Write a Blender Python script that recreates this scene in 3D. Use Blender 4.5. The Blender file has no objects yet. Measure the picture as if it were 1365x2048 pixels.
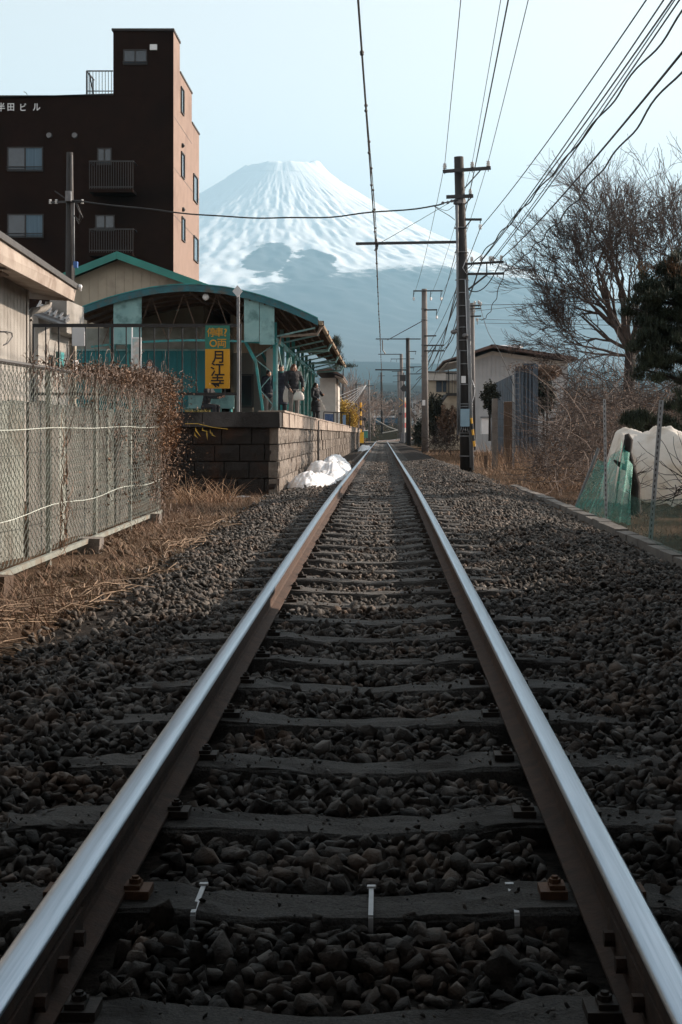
import bpy, bmesh, math, random
import numpy as np
from mathutils import Vector, Matrix, Euler, Quaternion
R = math.radians
random.seed(7); rng = np.random.default_rng(7)
scene = bpy.context.scene
C = scene.collection
# ---------------------------------------------------------------- camera
F = 2857.0; VX, VY = 765.0, 868.0          # focal length and vanishing point in photo pixels
CAMZ = 1.0
cam_d = bpy.data.cameras.new('camera'); cam = bpy.data.objects.new('camera', cam_d); C.objects.link(cam)
cam.location = (0, 0, CAMZ); cam.rotation_euler = (R(90), 0, 0)
cam_d.sensor_fit = 'VERTICAL'; cam_d.sensor_height = 36; cam_d.sensor_width = 24
cam_d.lens = F/2048*36
cam_d.shift_x = -(VX-682.5)/2048; cam_d.shift_y = -(1024-VY)/2048
cam_d.clip_start = 0.05; cam_d.clip_end = 80000
scene.camera = cam
# ---------------------------------------------------------------- sky, sun, exposure
SUN_AZ, SUN_EL = 62.0, 23.0                 # azimuth from +Y (along the track) towards +X
w = bpy.data.worlds.new('World'); scene.world = w; w.use_nodes = True
nt = w.node_tree; nt.nodes.clear()
sk = nt.nodes.new('ShaderNodeTexSky'); sk.sky_type = 'NISHITA'; sk.sun_disc = False
sk.sun_elevation = R(SUN_EL); sk.sun_rotation = R(SUN_AZ); sk.air_density = 1.0; sk.dust_density = 3.0; sk.ozone_density = 0.8; sk.altitude = 800
bg = nt.nodes.new('ShaderNodeBackground'); bg.inputs['Strength'].default_value = 0.12
ow = nt.nodes.new('ShaderNodeOutputWorld')
hs = nt.nodes.new('ShaderNodeHueSaturation'); hs.inputs['Saturation'].default_value = 0.13
tn = nt.nodes.new('ShaderNodeMix'); tn.data_type = 'RGBA'; tn.blend_type = 'MULTIPLY'; tn.inputs[0].default_value = 1.0; tn.inputs[7].default_value = (1.05, .985, .93, 1)
nt.links.new(sk.outputs[0], hs.inputs['Color']); nt.links.new(hs.outputs[0], tn.inputs[6]); nt.links.new(tn.outputs[2], bg.inputs[0]); nt.links.new(bg.outputs[0], ow.inputs[0])
sd = bpy.data.lights.new('sun', 'SUN'); sd.energy = 4.8; sd.angle = R(0.5); sd.color = (1.0, 0.83, 0.68)
sun = bpy.data.objects.new('sun', sd); C.objects.link(sun)
SDIR = Vector((math.sin(R(SUN_AZ))*math.cos(R(SUN_EL)), math.cos(R(SUN_AZ))*math.cos(R(SUN_EL)), math.sin(R(SUN_EL))))
sun.rotation_euler = SDIR.to_track_quat('Z', 'Y').to_euler(); sun.location = SDIR*50
scene.view_settings.view_transform = 'Standard'; scene.view_settings.look = 'None'
scene.view_settings.exposure = 1.25; scene.view_settings.gamma = 1.0
try: scene.view_settings.use_curve_mapping = False
except Exception: pass
scene.cycles.max_bounces = 5; scene.cycles.transparent_max_bounces = 16; scene.cycles.volume_bounces = 0
scene.cycles.use_denoising = True
# ---------------------------------------------------------------- helpers
def P(px, py, Y):                           # photo pixel at a real distance Y -> world point
    return Vector(((px-VX)*Y/F, Y, CAMZ-(py-VY)*Y/F))
def railz(y):                               # height of the rail top: gentle climb, level beside the platform
    t = 18.0
    a = 0.06+0.0094*y; b = 0.06+0.0094*t
    if y < t-6: return a
    if y > t+6: return b
    u = (y-(t-6))/12
    return (0.06+0.0094*(t-6)) + 0.0094*12*(u-u*u/2)
def gz(y): return railz(y)-0.27             # the ground beside the track
def tag(o, label=None, cat=None, group=None, kind=None):
    if label: o['label'] = label
    if cat: o['category'] = cat
    if group: o['group'] = group
    if kind: o['kind'] = kind
    return o
def empty(name, loc=(0,0,0), rz=0, **k):
    o = bpy.data.objects.new(name, None); C.objects.link(o); o.location = loc; o.rotation_euler = (0,0,rz)
    o.empty_display_size = 0.2
    return tag(o, **k)
def link(name, me, parent=None, loc=None):
    o = bpy.data.objects.new(name, me); C.objects.link(o)
    if parent is not None: o.parent = parent
    if loc is not None: o.location = loc
    return o
class MB:
    """collects shapes, builds ONE mesh"""
    def __init__(s, off=(0,0,0)): s.v=[]; s.f=[]; s.m=[]; s.off=Vector(off); s.cm=0
    def add(s, vs, fs):
        b=len(s.v); s.v += [tuple(Vector(v)-s.off) for v in vs]; s.f += [tuple(b+i for i in f) for f in fs]; s.m += [s.cm]*len(fs)
    def box(s, a, b, rz=0, j=0):
        x0,y0,z0=[min(a[i],b[i]) for i in range(3)]; x1,y1,z1=[max(a[i],b[i]) for i in range(3)]
        vs=[(x0,y0,z0),(x1,y0,z0),(x1,y1,z0),(x0,y1,z0),(x0,y0,z1),(x1,y0,z1),(x1,y1,z1),(x0,y1,z1)]
        if j: vs=[(x+random.uniform(-j,j),y+random.uniform(-j,j),z+random.uniform(-j,j)) for x,y,z in vs]
        if rz:
            cx,cy=(x0+x1)/2,(y0+y1)/2; c,sn=math.cos(rz),math.sin(rz)
            vs=[(cx+(x-cx)*c-(y-cy)*sn, cy+(x-cx)*sn+(y-cy)*c, z) for x,y,z in vs]
        s.add(vs,[(0,3,2,1),(4,5,6,7),(0,1,5,4),(1,2,6,5),(2,3,7,6),(3,0,4,7)])
    def bar(s, a, b, w, h=None, up=(0,0,1)):
        """rectangular bar from a to b"""
        h = h or w; a=Vector(a); b=Vector(b); d=(b-a).normalized(); u=Vector(up)
        if abs(d.dot(u))>0.95: u=Vector((0,1,0))
        sx=d.cross(u).normalized()*w/2; sz=sx.cross(d).normalized()*h/2
        vs=[a-sx-sz,a+sx-sz,a+sx+sz,a-sx+sz,b-sx-sz,b+sx-sz,b+sx+sz,b-sx+sz]
        s.add(vs,[(0,1,2,3),(7,6,5,4),(1,0,4,5),(2,1,5,6),(3,2,6,7),(0,3,7,4)])
    def tube(s, pts, r, n=6, cap=True):
        pts=[Vector(p) for p in pts]; k=len(pts)
        rs = r if isinstance(r,(list,tuple)) else [r]*k
        vs=[]; ref=None
        for i,p in enumerate(pts):
            d=(pts[min(i+1,k-1)]-pts[max(i-1,0)])
            if d.length<1e-9: d=Vector((0,0,1))
            d.normalize()
            if ref is None: ref = Vector((1,0,0)) if abs(d.x)<0.8 else Vector((0,1,0))
            u=(ref-d*ref.dot(d)).normalized(); ref=u; v=d.cross(u)
            for q in range(n):
                a=2*math.pi*q/n; vs.append(p+(u*math.cos(a)+v*math.sin(a))*rs[i])
        fs=[]
        for i in range(k-1):
            for q in range(n):
                q2=(q+1)%n; fs.append((i*n+q,i*n+q2,(i+1)*n+q2,(i+1)*n+q))
        if cap: fs.append(tuple(range(n-1,-1,-1))); fs.append(tuple((k-1)*n+q for q in range(n)))
        s.add(vs,fs)
    def lathe(s, c, prof, n=10, axis='z'):
        """prof: list of (radius, height)"""
        c=Vector(c); vs=[]
        for r_,h in prof:
            for q in range(n):
                a=2*math.pi*q/n
                if axis=='z': vs.append(c+Vector((r_*math.cos(a), r_*math.sin(a), h)))
                elif axis=='x': vs.append(c+Vector((h, r_*math.cos(a), r_*math.sin(a))))
                else: vs.append(c+Vector((r_*math.cos(a), h, r_*math.sin(a))))
        fs=[]
        for i in range(len(prof)-1):
            for q in range(n):
                q2=(q+1)%n; fs.append((i*n+q,i*n+q2,(i+1)*n+q2,(i+1)*n+q))
        fs.append(tuple(range(n-1,-1,-1))); fs.append(tuple((len(prof)-1)*n+q for q in range(n)))
        s.add(vs,fs)
    def ball(s, c, r, n=8, sc=(1,1,1), rot=None):
        c=Vector(c); vs=[]; m=max(4,n//2)
        for i in range(1,m):
            t=math.pi*i/m
            for q in range(n):
                a=2*math.pi*q/n; vs.append(Vector((math.sin(t)*math.cos(a)*sc[0],math.sin(t)*math.sin(a)*sc[1],math.cos(t)*sc[2]))*r)
        vs.append(Vector((0,0,r*sc[2]))); vs.append(Vector((0,0,-r*sc[2])))
        if rot is not None: vs=[rot@v for v in vs]
        vs=[v+c for v in vs]; fs=[]
        for i in range(m-2):
            for q in range(n):
                q2=(q+1)%n; fs.append((i*n+q,(i+1)*n+q,(i+1)*n+q2,i*n+q2))
        T=(m-1)*n
        for q in range(n):
            q2=(q+1)%n; fs.append((T,q,q2)); fs.append((T+1,(m-2)*n+q2,(m-2)*n+q))
        s.add(vs,fs)
    def prism(s, poly, a, b):
        """poly in (x,z), extruded from y=a to y=b"""
        n=len(poly); vs=[(x,a,z) for x,z in poly]+[(x,b,z) for x,z in poly]
        fs=[tuple(range(n)), tuple(range(2*n-1,n-1,-1))]+[(i,i+n,(i+1)%n+n,(i+1)%n) for i in range(n)]
        s.add(vs,fs)
    def build(s, name, mat, parent=None, smooth=False, loc=None, **k):
        me=bpy.data.meshes.new(name); me.from_pydata([tuple(v) for v in s.v],[],s.f)
        mats = mat if isinstance(mat,(list,tuple)) else [mat]
        for m in mats: me.materials.append(m)
        if len(mats)>1: me.polygons.foreach_set('material_index', s.m)
        bm=bmesh.new(); bm.from_mesh(me); bmesh.ops.recalc_face_normals(bm, faces=bm.faces); bm.to_mesh(me); bm.free()
        if smooth: me.polygons.foreach_set('use_smooth',[True]*len(me.polygons))
        o=link(name, me, parent, loc if loc is not None else (s.off if s.off.length>0 else None))
        return tag(o, **k)
def npmesh(name, V, T, mat, parent=None, smooth=False, **k):
    V=np.asarray(V,dtype=np.float32).reshape(-1,3); T=np.asarray(T,dtype=np.int32).reshape(-1,3)
    me=bpy.data.meshes.new(name); me.vertices.add(len(V)); me.vertices.foreach_set('co',V.ravel())
    me.loops.add(T.size); me.loops.foreach_set('vertex_index',T.ravel())
    me.polygons.add(len(T)); me.polygons.foreach_set('loop_start',np.arange(0,T.size,3,dtype=np.int32))
    me.polygons.foreach_set('loop_total',np.full(len(T),3,dtype=np.int32))
    if smooth: me.polygons.foreach_set('use_smooth',np.ones(len(T),dtype=bool))
    me.update(calc_edges=True); me.materials.append(mat)
    return tag(link(name,me,parent),**k)
def blades(name, pts, h, wd, lean, mat, parent=None, segs=3, **k):
    """thin curved strips: stalks, straw, needles. pts Nx3, h,wd arrays, lean 0..1 how far they bend over"""
    pts=np.asarray(pts,float); N=len(pts); h=np.broadcast_to(h,N); wd=np.broadcast_to(wd,N); lean=np.broadcast_to(lean,N)
    a=rng.uniform(0,2*np.pi,N); d=np.stack([np.cos(a),np.sin(a),np.zeros(N)],1); s_=np.stack([-np.sin(a),np.cos(a),np.zeros(N)],1)
    tw=rng.uniform(-1.2,1.2,N)[:,None]; s_=s_*np.cos(tw)+d*np.sin(tw)
    V=np.zeros((N,2*segs+1,3)); kink=rng.uniform(-.5,.5,N)
    for i in range(segs+1):
        t=i/segs; ang=lean*(0.35+0.9*t)*1.5
        if i==0: c=pts.copy()
        else: c=c+(d*np.sin(ang)[:,None]+s_*(kink*t*0.6)[:,None]+np.array([0,0,1.])*np.cos(ang)[:,None])*(h/segs)[:,None]
        if i<segs:
            ww=(wd*(1-0.6*t))[:,None]/2
            V[:,2*i]=c-s_*ww; V[:,2*i+1]=c+s_*ww
        else: V[:,2*i]=c
    T=[]
    for i in range(segs-1):
        b=2*i; T += [(b,b+1,b+3),(b,b+3,b+2)]
    b=2*(segs-1); T.append((b,b+1,b+2))
    T=np.array(T)[None]+(np.arange(N)*(2*segs+1))[:,None,None]
    return npmesh(name,V,T,mat,parent,**k)
def leaves(name, pts, size, mat, parent=None, **k):
    """random bent leaf quads (two triangles folded)"""
    pts=np.asarray(pts,float); N=len(pts); size=np.broadcast_to(size,N)
    A=rng.normal(size=(N,3)); A/=np.linalg.norm(A,axis=1)[:,None]
    B=rng.normal(size=(N,3)); B-=A*(A*B).sum(1)[:,None]; B/=np.linalg.norm(B,axis=1)[:,None]
    Cc=np.cross(A,B)
    s1=(size*rng.uniform(.7,1.3,N))[:,None]; s2=(size*rng.uniform(.3,.6,N))[:,None]
    V=np.stack([pts-A*s1/2, pts+B*s2/2+Cc*s2*.25, pts+A*s1/2, pts-B*s2/2+Cc*s2*.25],1)
    T=np.array([(0,1,2),(0,2,3)])[None]+(np.arange(N)*4)[:,None,None]
    return npmesh(name,V,T,mat,parent,**k)
def hull(pts):
    bm=bmesh.new()
    for p in pts: bm.verts.new(p)
    r=bmesh.ops.convex_hull(bm, input=bm.verts)
    bmesh.ops.delete(bm, geom=[g for g in r['geom_interior'] if isinstance(g,bmesh.types.BMVert)], context='VERTS')
    bmesh.ops.triangulate(bm, faces=bm.faces[:]); bmesh.ops.recalc_face_normals(bm, faces=bm.faces)
    bm.verts.ensure_lookup_table(); bm.verts.index_update()
    V=np.array([v.co[:] for v in bm.verts]); T=np.array([[v.index for v in f.verts] for f in bm.faces]); bm.free()
    return V,T
def rock(n, seed):
    r_=np.random.default_rng(seed); p=r_.uniform(-1,1,size=(n,3)); p/=(np.abs(p)**2.6).sum(1)[:,None]**(1/2.6)
    p*=np.array([1,r_.uniform(.6,.9),r_.uniform(.34,.62)])*r_.uniform(.72,1.08,(n,1))
    return hull(p)
def randrot(N, tilt=0.5):
    q=rng.normal(size=(N,4)); q[:,1:3]*=tilt
    q/=np.linalg.norm(q,axis=1)[:,None]; w_,x,y,z=q.T
    return np.stack([np.stack([1-2*(y*y+z*z),2*(x*y-z*w_),2*(x*z+y*w_)],1),np.stack([2*(x*y+z*w_),1-2*(x*x+z*z),2*(y*z-x*w_)],1),np.stack([2*(x*z-y*w_),2*(y*z+x*w_),1-2*(x*x+y*y)],1)],1)
def scatter_rocks(name, pts, size, mat, protos, parent=None, tilt=0.6, **k):
    pts=np.asarray(pts); size=np.broadcast_to(size,len(pts)); which=rng.integers(0,len(protos),len(pts)); Vs=[];Ts=[];b=0
    for i,(pv,pt) in enumerate(protos):
        m=which==i; n=m.sum()
        if n==0: continue
        Rm=randrot(n,tilt); V=np.einsum('nij,vj->nvi',Rm,pv)*(size[m]/2)[:,None,None]+pts[m][:,None,:]
        T=pt[None]+(np.arange(n)*len(pv))[:,None,None]+b; Vs.append(V.reshape(-1,3)); Ts.append(T.reshape(-1,3)); b+=n*len(pv)
    return npmesh(name,np.concatenate(Vs),np.concatenate(Ts),mat,parent,**k)
# ---------------------------------------------------------------- materials
def mat(name, c1, c2=None, scale=3.0, rough=0.8, bump=0.0, bscale=None, metal=0.0, island=0.0, stretch=(1,1,1), c3=None, s3=0.6, detail=6, spec=None, subs=0, coords='pos', trans=0):
    m=bpy.data.materials.new(name); m.use_nodes=True; n=m.node_tree.nodes; L=m.node_tree.links; b=n['Principled BSDF']
    b.inputs['Roughness'].default_value=rough; b.inputs['Metallic'].default_value=metal
    if spec is not None: b.inputs['Specular IOR Level'].default_value=spec
    if subs: b.inputs['Subsurface Weight'].default_value=subs; b.inputs['Subsurface Radius'].default_value=(.05,.04,.03)
    if trans: b.inputs['Transmission Weight'].default_value=trans
    col=None
    ge=n.new('ShaderNodeNewGeometry'); mp=n.new('ShaderNodeMapping'); mp.inputs['Scale'].default_value=stretch
    L.new(ge.outputs['Position'], mp.inputs['Vector'])
    def noise(sc, det=detail, r_=0.6):
        t=n.new('ShaderNodeTexNoise'); t.inputs['Scale'].default_value=sc; t.inputs['Detail'].default_value=det; t.inputs['Roughness'].default_value=r_
        L.new(mp.outputs[0], t.inputs['Vector']); return t
    def mix(fac, a, b_, blend='MIX'):
        x=n.new('ShaderNodeMix'); x.data_type='RGBA'; x.blend_type=blend
        if isinstance(fac,(int,float)): x.inputs[0].default_value=fac
        else: L.new(fac, x.inputs[0])
        for sock,val in ((6,a),(7,b_)):
            if isinstance(val,tuple): x.inputs[sock].default_value=(*val,1)
            else: L.new(val, x.inputs[sock])
        return x.outputs[2]
    def ramp(src, lo, hi):
        r_=n.new('ShaderNodeMapRange'); r_.inputs[1].default_value=lo; r_.inputs[2].default_value=hi; L.new(src, r_.inputs[0]); return r_.outputs[0]
    if c2 is None: b.inputs['Base Color'].default_value=(*c1,1); col=None
    else:
        t=noise(scale); col=mix(ramp(t.outputs[0],.35,.65), c1, c2)
    if c3 is not None:
        t=noise(s3, 4); col=mix(ramp(t.outputs[0],.5,.68), col if col is not None else c1, c3)
    if island:
        x=mix(1.0, col if col is not None else c1, (1,1,1), 'MULTIPLY')
        v=n.new('ShaderNodeMapRange'); v.inputs[3].default_value=1-island; v.inputs[4].default_value=1+island
        L.new(ge.outputs['Random Per Island'], v.inputs[0])
        cc=n.new('ShaderNodeCombineColor')
        for q in range(3): L.new(v.outputs[0], cc.inputs[q])
        L.new(cc.outputs[0], x.node.inputs[7]); col=x
    if col is not None: L.new(col, b.inputs['Base Color'])
    if bump:
        t=noise(bscale or scale*4, 8, .7); bp=n.new('ShaderNodeBump'); bp.inputs['Strength'].default_value=min(1,bump); bp.inputs['Distance'].default_value=0.02*max(1,bump)
        L.new(t.outputs[0], bp.inputs['Height']); L.new(bp.outputs[0], b.inputs['Normal'])
    return m
M={}
M['stone']=mat('ballast stone',(.042,.039,.037),(.108,.096,.086),9,.8,.7,70,island=.75,c3=(.125,.085,.062),s3=2.6)
M['bed']=mat('ballast bed',(.022,.020,.019),(.06,.052,.047),25,.95,.9,60,spec=0.05)
M['concrete']=mat('sleeper concrete',(.062,.060,.060),(.135,.128,.120),140,.9,.9,90,c3=(.022,.018,.016),s3=3)
M['rust']=mat('rail rust',(.042,.023,.016),(.090,.048,.031),14,.85,.4,90,c3=(.06,.035,.025),s3=4)
M['railtop']=mat('polished rail head',(.33,.38,.45),(.24,.29,.35),4,.28,.06,30,metal=1.0,stretch=(40,.6,1))
M['clip']=mat('clip rust',(.02,.017,.016),(.045,.03,.022),20,.75,.3,80)
M['clip_orange']=mat('clip orange rust',(.16,.075,.035),(.10,.05,.03),20,.75,.3,80)
M['white_metal']=mat('galvanised strip',(.62,.64,.66),(.5,.52,.55),20,.5)
M['soil']=mat('soil',(.075,.05,.035),(.14,.095,.065),2.2,.95,.8,40,c3=(.19,.13,.085),s3=.7)
M['straw']=mat('dry straw',(.32,.225,.15),(.18,.12,.078),5,.8,island=.45)
M['straw2']=mat('dry grass',(.36,.235,.145),(.24,.145,.09),1.3,.85,island=.45)
M['vine']=mat('dead vine',(.13,.075,.05),(.24,.15,.10),3,.85,island=.5)
M['vine_leaf']=mat('dead vine leaf',(.12,.078,.055),(.21,.13,.085),2,.85,island=.5)
M['moss']=mat('yellow green weed',(.16,.14,.04),(.30,.22,.06),5,.8,island=.4)
M['bark']=mat('bark',(.018,.015,.014),(.036,.029,.026),6,.9,.6,30)
M['twig']=mat('twig',(.055,.042,.037),(.10,.076,.066),6,.9)
M['twig_pale']=mat('pale twig',(.26,.20,.17),(.15,.11,.09),6,.9,island=.4)
M['needle']=mat('pine needles',(.012,.022,.012),(.03,.042,.02),2,.75,island=.6)
M['needle_brown']=mat('brown needles',(.10,.05,.02),(.16,.09,.035),2,.8,island=.5)
M['shrub']=mat('dark shrub leaf',(.018,.022,.014),(.04,.04,.022),3,.8,island=.5)
M['snow']=mat('snow',(.86,.87,.9),(.74,.76,.8),3,.6,.5,12,subs=.1,c3=(.62,.6,.58),s3=5)
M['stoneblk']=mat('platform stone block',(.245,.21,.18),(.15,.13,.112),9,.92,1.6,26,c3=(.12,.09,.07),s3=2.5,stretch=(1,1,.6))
M['stoneshade']=mat('platform stone block in shade tone',(.028,.023,.021),(.016,.014,.013),4,.92,1.0,24,c3=(.055,.025,.014),s3=1.5)  # stone blocks darkened so the end wall's shade sits in the colour
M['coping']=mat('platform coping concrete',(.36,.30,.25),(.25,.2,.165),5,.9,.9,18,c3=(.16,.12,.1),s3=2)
M['copingshade']=mat('platform end coping in shade tone',(.035,.032,.031),(.022,.02,.02),4,.9,.9,18,c3=(.08,.075,.075),s3=1.4)  # coping concrete with the shade of the camera-facing end put into its colour
M['plattop']=mat('platform paving',(.2,.18,.16),(.14,.125,.11),2,.9,.4,30)
M['mortar']=mat('mortar core',(.05,.04,.035),(.035,.03,.027),6,.95,.5)
M['teal']=mat('teal paint',(.02,.20,.21),(.03,.27,.27),3,.55,.2,30,c3=(.06,.12,.11),s3=2.2)
M['tealwall']=mat('teal wall panels',(.012,.15,.175),(.02,.19,.21),1.5,.7,.1,c3=(.04,.13,.14),s3=1.1)
M['tealpale']=mat('pale teal board',(.17,.33,.34),(.24,.40,.40),2,.7,.2,30,c3=(.09,.19,.19),s3=2.5)
M['fascia']=mat('weathered teal fascia',(.02,.13,.16),(.012,.08,.10),2.2,.6,.6,22,c3=(.07,.07,.06),s3=3.5)
M['tealroof']=mat('green metal roof',(.02,.22,.18),(.015,.15,.13),1.2,.5,.2)
M['cream']=mat('cream siding',(.42,.37,.29),(.34,.30,.235),1.2,.8,.1,c3=(.24,.21,.17),s3=.9)
M['whitesiding']=mat('white siding',(.30,.285,.26),(.24,.225,.205),1.3,.75,.15,c3=(.17,.155,.135),s3=1.0)  # pale siding colour with random tones
M['soffit']=mat('soffit board',(.40,.34,.29),(.30,.25,.21),1.6,.85,.2,c3=(.2,.15,.12),s3=1.3)
M['roofdark']=mat('dark roof edge',(.03,.027,.026),(.05,.045,.042),5,.6)
M['rooftile']=mat('brown roof metal',(.075,.045,.038),(.12,.075,.06),2,.65,.4,12)
M['brick']=mat('brown tile cladding in shade tone',(.015,.0085,.0065),(.021,.0115,.0085),2.0,.95,.25,40,c3=(.011,.007,.0058),s3=.5,spec=.08)  # shaded tone of the tower block's cladding, paired with a sunlit copy
M['bricklit']=mat('sunlit tan tile cladding',(.215,.145,.112),(.25,.168,.132),1.6,.8,.2,40,c3=(.18,.115,.088),s3=.5)  # sunlit copy of the cladding, its brightness put into the colour
M['trimdark']=mat('black trim',(.012,.011,.012),(.02,.018,.018),5,.6)
M['black']=mat('black painted steel',(.012,.012,.014),(.02,.02,.022),8,.45)
M['iron']=mat('grey steel',(.10,.10,.105),(.16,.16,.165),8,.5,metal=.4)
M['glass']=mat('window glass',(.03,.045,.06),(.05,.07,.09),1.1,.12,spec=.5)
M['curtain']=mat('pale curtain',(.075,.12,.16),(.11,.17,.22),1.0,.9,stretch=(14,14,.3))
M['polewood']=mat('tarred pole',(.012,.011,.011),(.028,.025,.024),5,.75,.5,30,stretch=(1,1,.15))
M['poleconc']=mat('concrete pole',(.13,.12,.118),(.18,.168,.16),3,.85,.3,40,c3=(.14,.125,.115),s3=1.2)
M['white_ins']=mat('porcelain',(.75,.75,.74),(.65,.65,.65),8,.2)
M['wire']=mat('black wire',(.008,.008,.009),(.012,.012,.012),8,.6)
M['conduit']=mat('grey conduit',(.20,.21,.22),(.14,.15,.16),5,.5)
M['boxblue']=mat('pale blue steel box',(.24,.36,.44),(.20,.31,.38),3,.5)
M['yellow']=mat('yellow paint',(.80,.42,.02),(.70,.36,.02),6,.5,c3=(.55,.28,.03),s3=5)
M['signyellow']=mat('sign yellow',(.62,.31,.012),(.56,.28,.012),4,.5)
M['signgreen']=mat('sign green',(.02,.16,.12),(.025,.19,.14),4,.5)
M['signtext']=mat('sign lettering orange',(.62,.30,.02),None,4,.5)
M['signblack']=mat('sign lettering black',(.012,.01,.008),None,4,.6)
M['white']=mat('white paint',(.74,.75,.76),(.66,.67,.68),3,.5)
M['offwhite']=mat('off white render',(.52,.50,.46),(.43,.41,.38),2,.8,.1)
M['greysiding']=mat('pale grey siding',(.44,.45,.46),(.38,.39,.40),1.5,.8,.1)
M['corrblue']=mat('blue grey sheet metal',(.05,.075,.105),(.075,.10,.135),1.6,.6,.2,c3=(.08,.08,.09),s3=1.5)
M['panelg']=mat('weathered greenish panel',(.27,.285,.26),(.19,.205,.18),1.6,.85,.2,c3=(.13,.12,.10),s3=1.4)
M['meshwire']=mat('green coated mesh wire',(.55,.58,.53),(.42,.46,.42),6,.55)
M['fencepost']=mat('fence rail paint',(.26,.28,.25),(.19,.205,.185),5,.6,c3=(.2,.16,.12),s3=4)
M['net']=mat('green net',(.04,.26,.20),(.06,.33,.26),6,.7)
M['sheet']=mat('white plastic sheet',(.82,.80,.77),(.74,.72,.68),1.6,.55,.8,5,c3=(.55,.49,.42),s3=2.2)
M['rustbrown']=mat('old wood',(.07,.045,.032),(.12,.08,.055),8,.9,.6,30,stretch=(3,3,.3))
M['kerb']=mat('kerb concrete',(.21,.19,.17),(.14,.125,.115),4,.9,.6,30)
M['skin']=mat('skin',(.50,.30,.22),(.46,.27,.2),8,.6)
M['hair']=mat('dark hair',(.014,.010,.009),(.03,.02,.016),20,.5)
M['hairbrown']=mat('brown hair',(.13,.055,.03),(.09,.04,.025),20,.5)
M['coat']=mat('black coat',(.012,.013,.017),(.022,.022,.028),8,.8,.4,20)
M['coatnavy']=mat('navy coat',(.014,.018,.032),(.022,.028,.045),8,.8,.4,20)
M['trousergrey']=mat('grey trousers',(.20,.18,.17),(.15,.135,.13),8,.85,.4,20)
M['trouserdark']=mat('dark trousers',(.02,.02,.026),(.03,.03,.036),8,.85)
M['bag']=mat('white bag',(.66,.62,.58),(.58,.54,.50),6,.7)
M['red']=mat('red paint',(.42,.035,.03),(.36,.03,.03),5,.5)
M['yellowleaf']=mat('yellow leaves',(.48,.31,.04),(.34,.21,.03),1.5,.7,island=.5)
M['bluegrey']=mat('blue roof',(.05,.12,.19),(.07,.15,.22),1,.5)
M['poster']=mat('poster print',(.30,.45,.46),(.52,.40,.36),5,.5,c3=(.62,.62,.6),s3=7)
M['asphalt']=mat('asphalt',(.045,.045,.048),(.06,.06,.063),3,.9,.3,spec=.1)
# ================================================================ LAND
FUJI=Vector((-1050,15000))
def fuji_h(x,y):
    r_=np.hypot(x-FUJI[0],y-FUJI[1]); h=2790*np.exp(-np.maximum(r_-400,0)/4000-(np.maximum(0,r_-3500)/9000)**1.3)
    return h, r_
def far_ground(x,y):
    b=np.where(y>190, 0.013*np.minimum(y-190,6000), 0.0)
    return b
def vnoise(x,y,seed):
    """cheap smooth value noise"""
    r_=np.random.default_rng(seed); g=r_.uniform(-1,1,(64,64))
    xi=np.floor(x).astype(int); yi=np.floor(y).astype(int); fx=x-xi; fy=y-yi; fx=fx*fx*(3-2*fx); fy=fy*fy*(3-2*fy)
    a=g[xi%64,yi%64]; b=g[(xi+1)%64,yi%64]; c=g[xi%64,(yi+1)%64]; d=g[(xi+1)%64,(yi+1)%64]
    return (a*(1-fx)+b*fx)*(1-fy)+(c*(1-fx)+d*fx)*fy
def fbm(x,y,seed,o=4):
    s=0; a=1
    for i in range(o): s=s+a*vnoise(x*2**i,y*2**i,seed+i); a*=.5
    return s
RZ=np.vectorize(railz)
ys=np.concatenate([[-900,-300,-100,-40],np.arange(-10,60,.5),np.arange(60,200,4),np.geomspace(200,11500,60)])
xs=np.concatenate([-np.geomspace(11000,8,26),np.arange(-7.5,7.6,.3),np.geomspace(8,11000,26)])
X,Y=np.meshgrid(xs,ys)
Z=RZ(Y)-0.30+0.03*fbm(X*.8+50,Y*.8+50,3)*(np.abs(X)<40)
hh,_=fuji_h(X,Y)
Z=np.where(Y>190, Z+far_ground(X,Y)+hh*np.clip((Y-190)/3000,0,1)+0.0, Z)
Z=Z+np.where(Y>600, 22*fbm(X/500+20,Y/500+20,9,3)*np.clip((Y-600)/1500,0,1),0)
Z=Z-np.where(_<8300,90,0)
ny,nx=X.shape; idx=np.arange(ny*nx).reshape(ny,nx)
q=np.stack([idx[:-1,:-1],idx[:-1,1:],idx[1:,1:],idx[1:,:-1]],-1).reshape(-1,4)
T=np.concatenate([q[:,[0,1,2]],q[:,[0,2,3]]])
gm=mat('ground',(.075,.052,.038),(.13,.09,.065),1.8,.95,.8,30,c3=(.05,.04,.03),s3=.5,spec=0.0)
def far_mix(m, col1, col2, y0, y1, sc):
    n=m.node_tree.nodes; L=m.node_tree.links; b=n['Principled BSDF']; src=b.inputs['Base Color'].links[0].from_socket
    g=n.new('ShaderNodeNewGeometry'); sp=n.new('ShaderNodeSeparateXYZ'); L.new(g.outputs['Position'],sp.inputs[0])
    mr=n.new('ShaderNodeMapRange'); mr.inputs[1].default_value=y0; mr.inputs[2].default_value=y1; L.new(sp.outputs[1],mr.inputs[0])
    t=n.new('ShaderNodeTexNoise'); t.inputs['Scale'].default_value=sc; t.inputs['Detail'].default_value=8; L.new(g.outputs['Position'],t.inputs[0])
    mm=n.new('ShaderNodeMix'); mm.data_type='RGBA'; mm.inputs[6].default_value=(*col1,1); mm.inputs[7].default_value=(*col2,1); L.new(t.outputs[0],mm.inputs[0])
    m2=n.new('ShaderNodeMix'); m2.data_type='RGBA'; L.new(mr.outputs[0],m2.inputs[0]); L.new(src,m2.inputs[6]); L.new(mm.outputs[2],m2.inputs[7]); L.new(m2.outputs[2],b.inputs['Base Color'])
far_mix(gm,(.014,.018,.014),(.03,.027,.022),95,150,.03)
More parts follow.
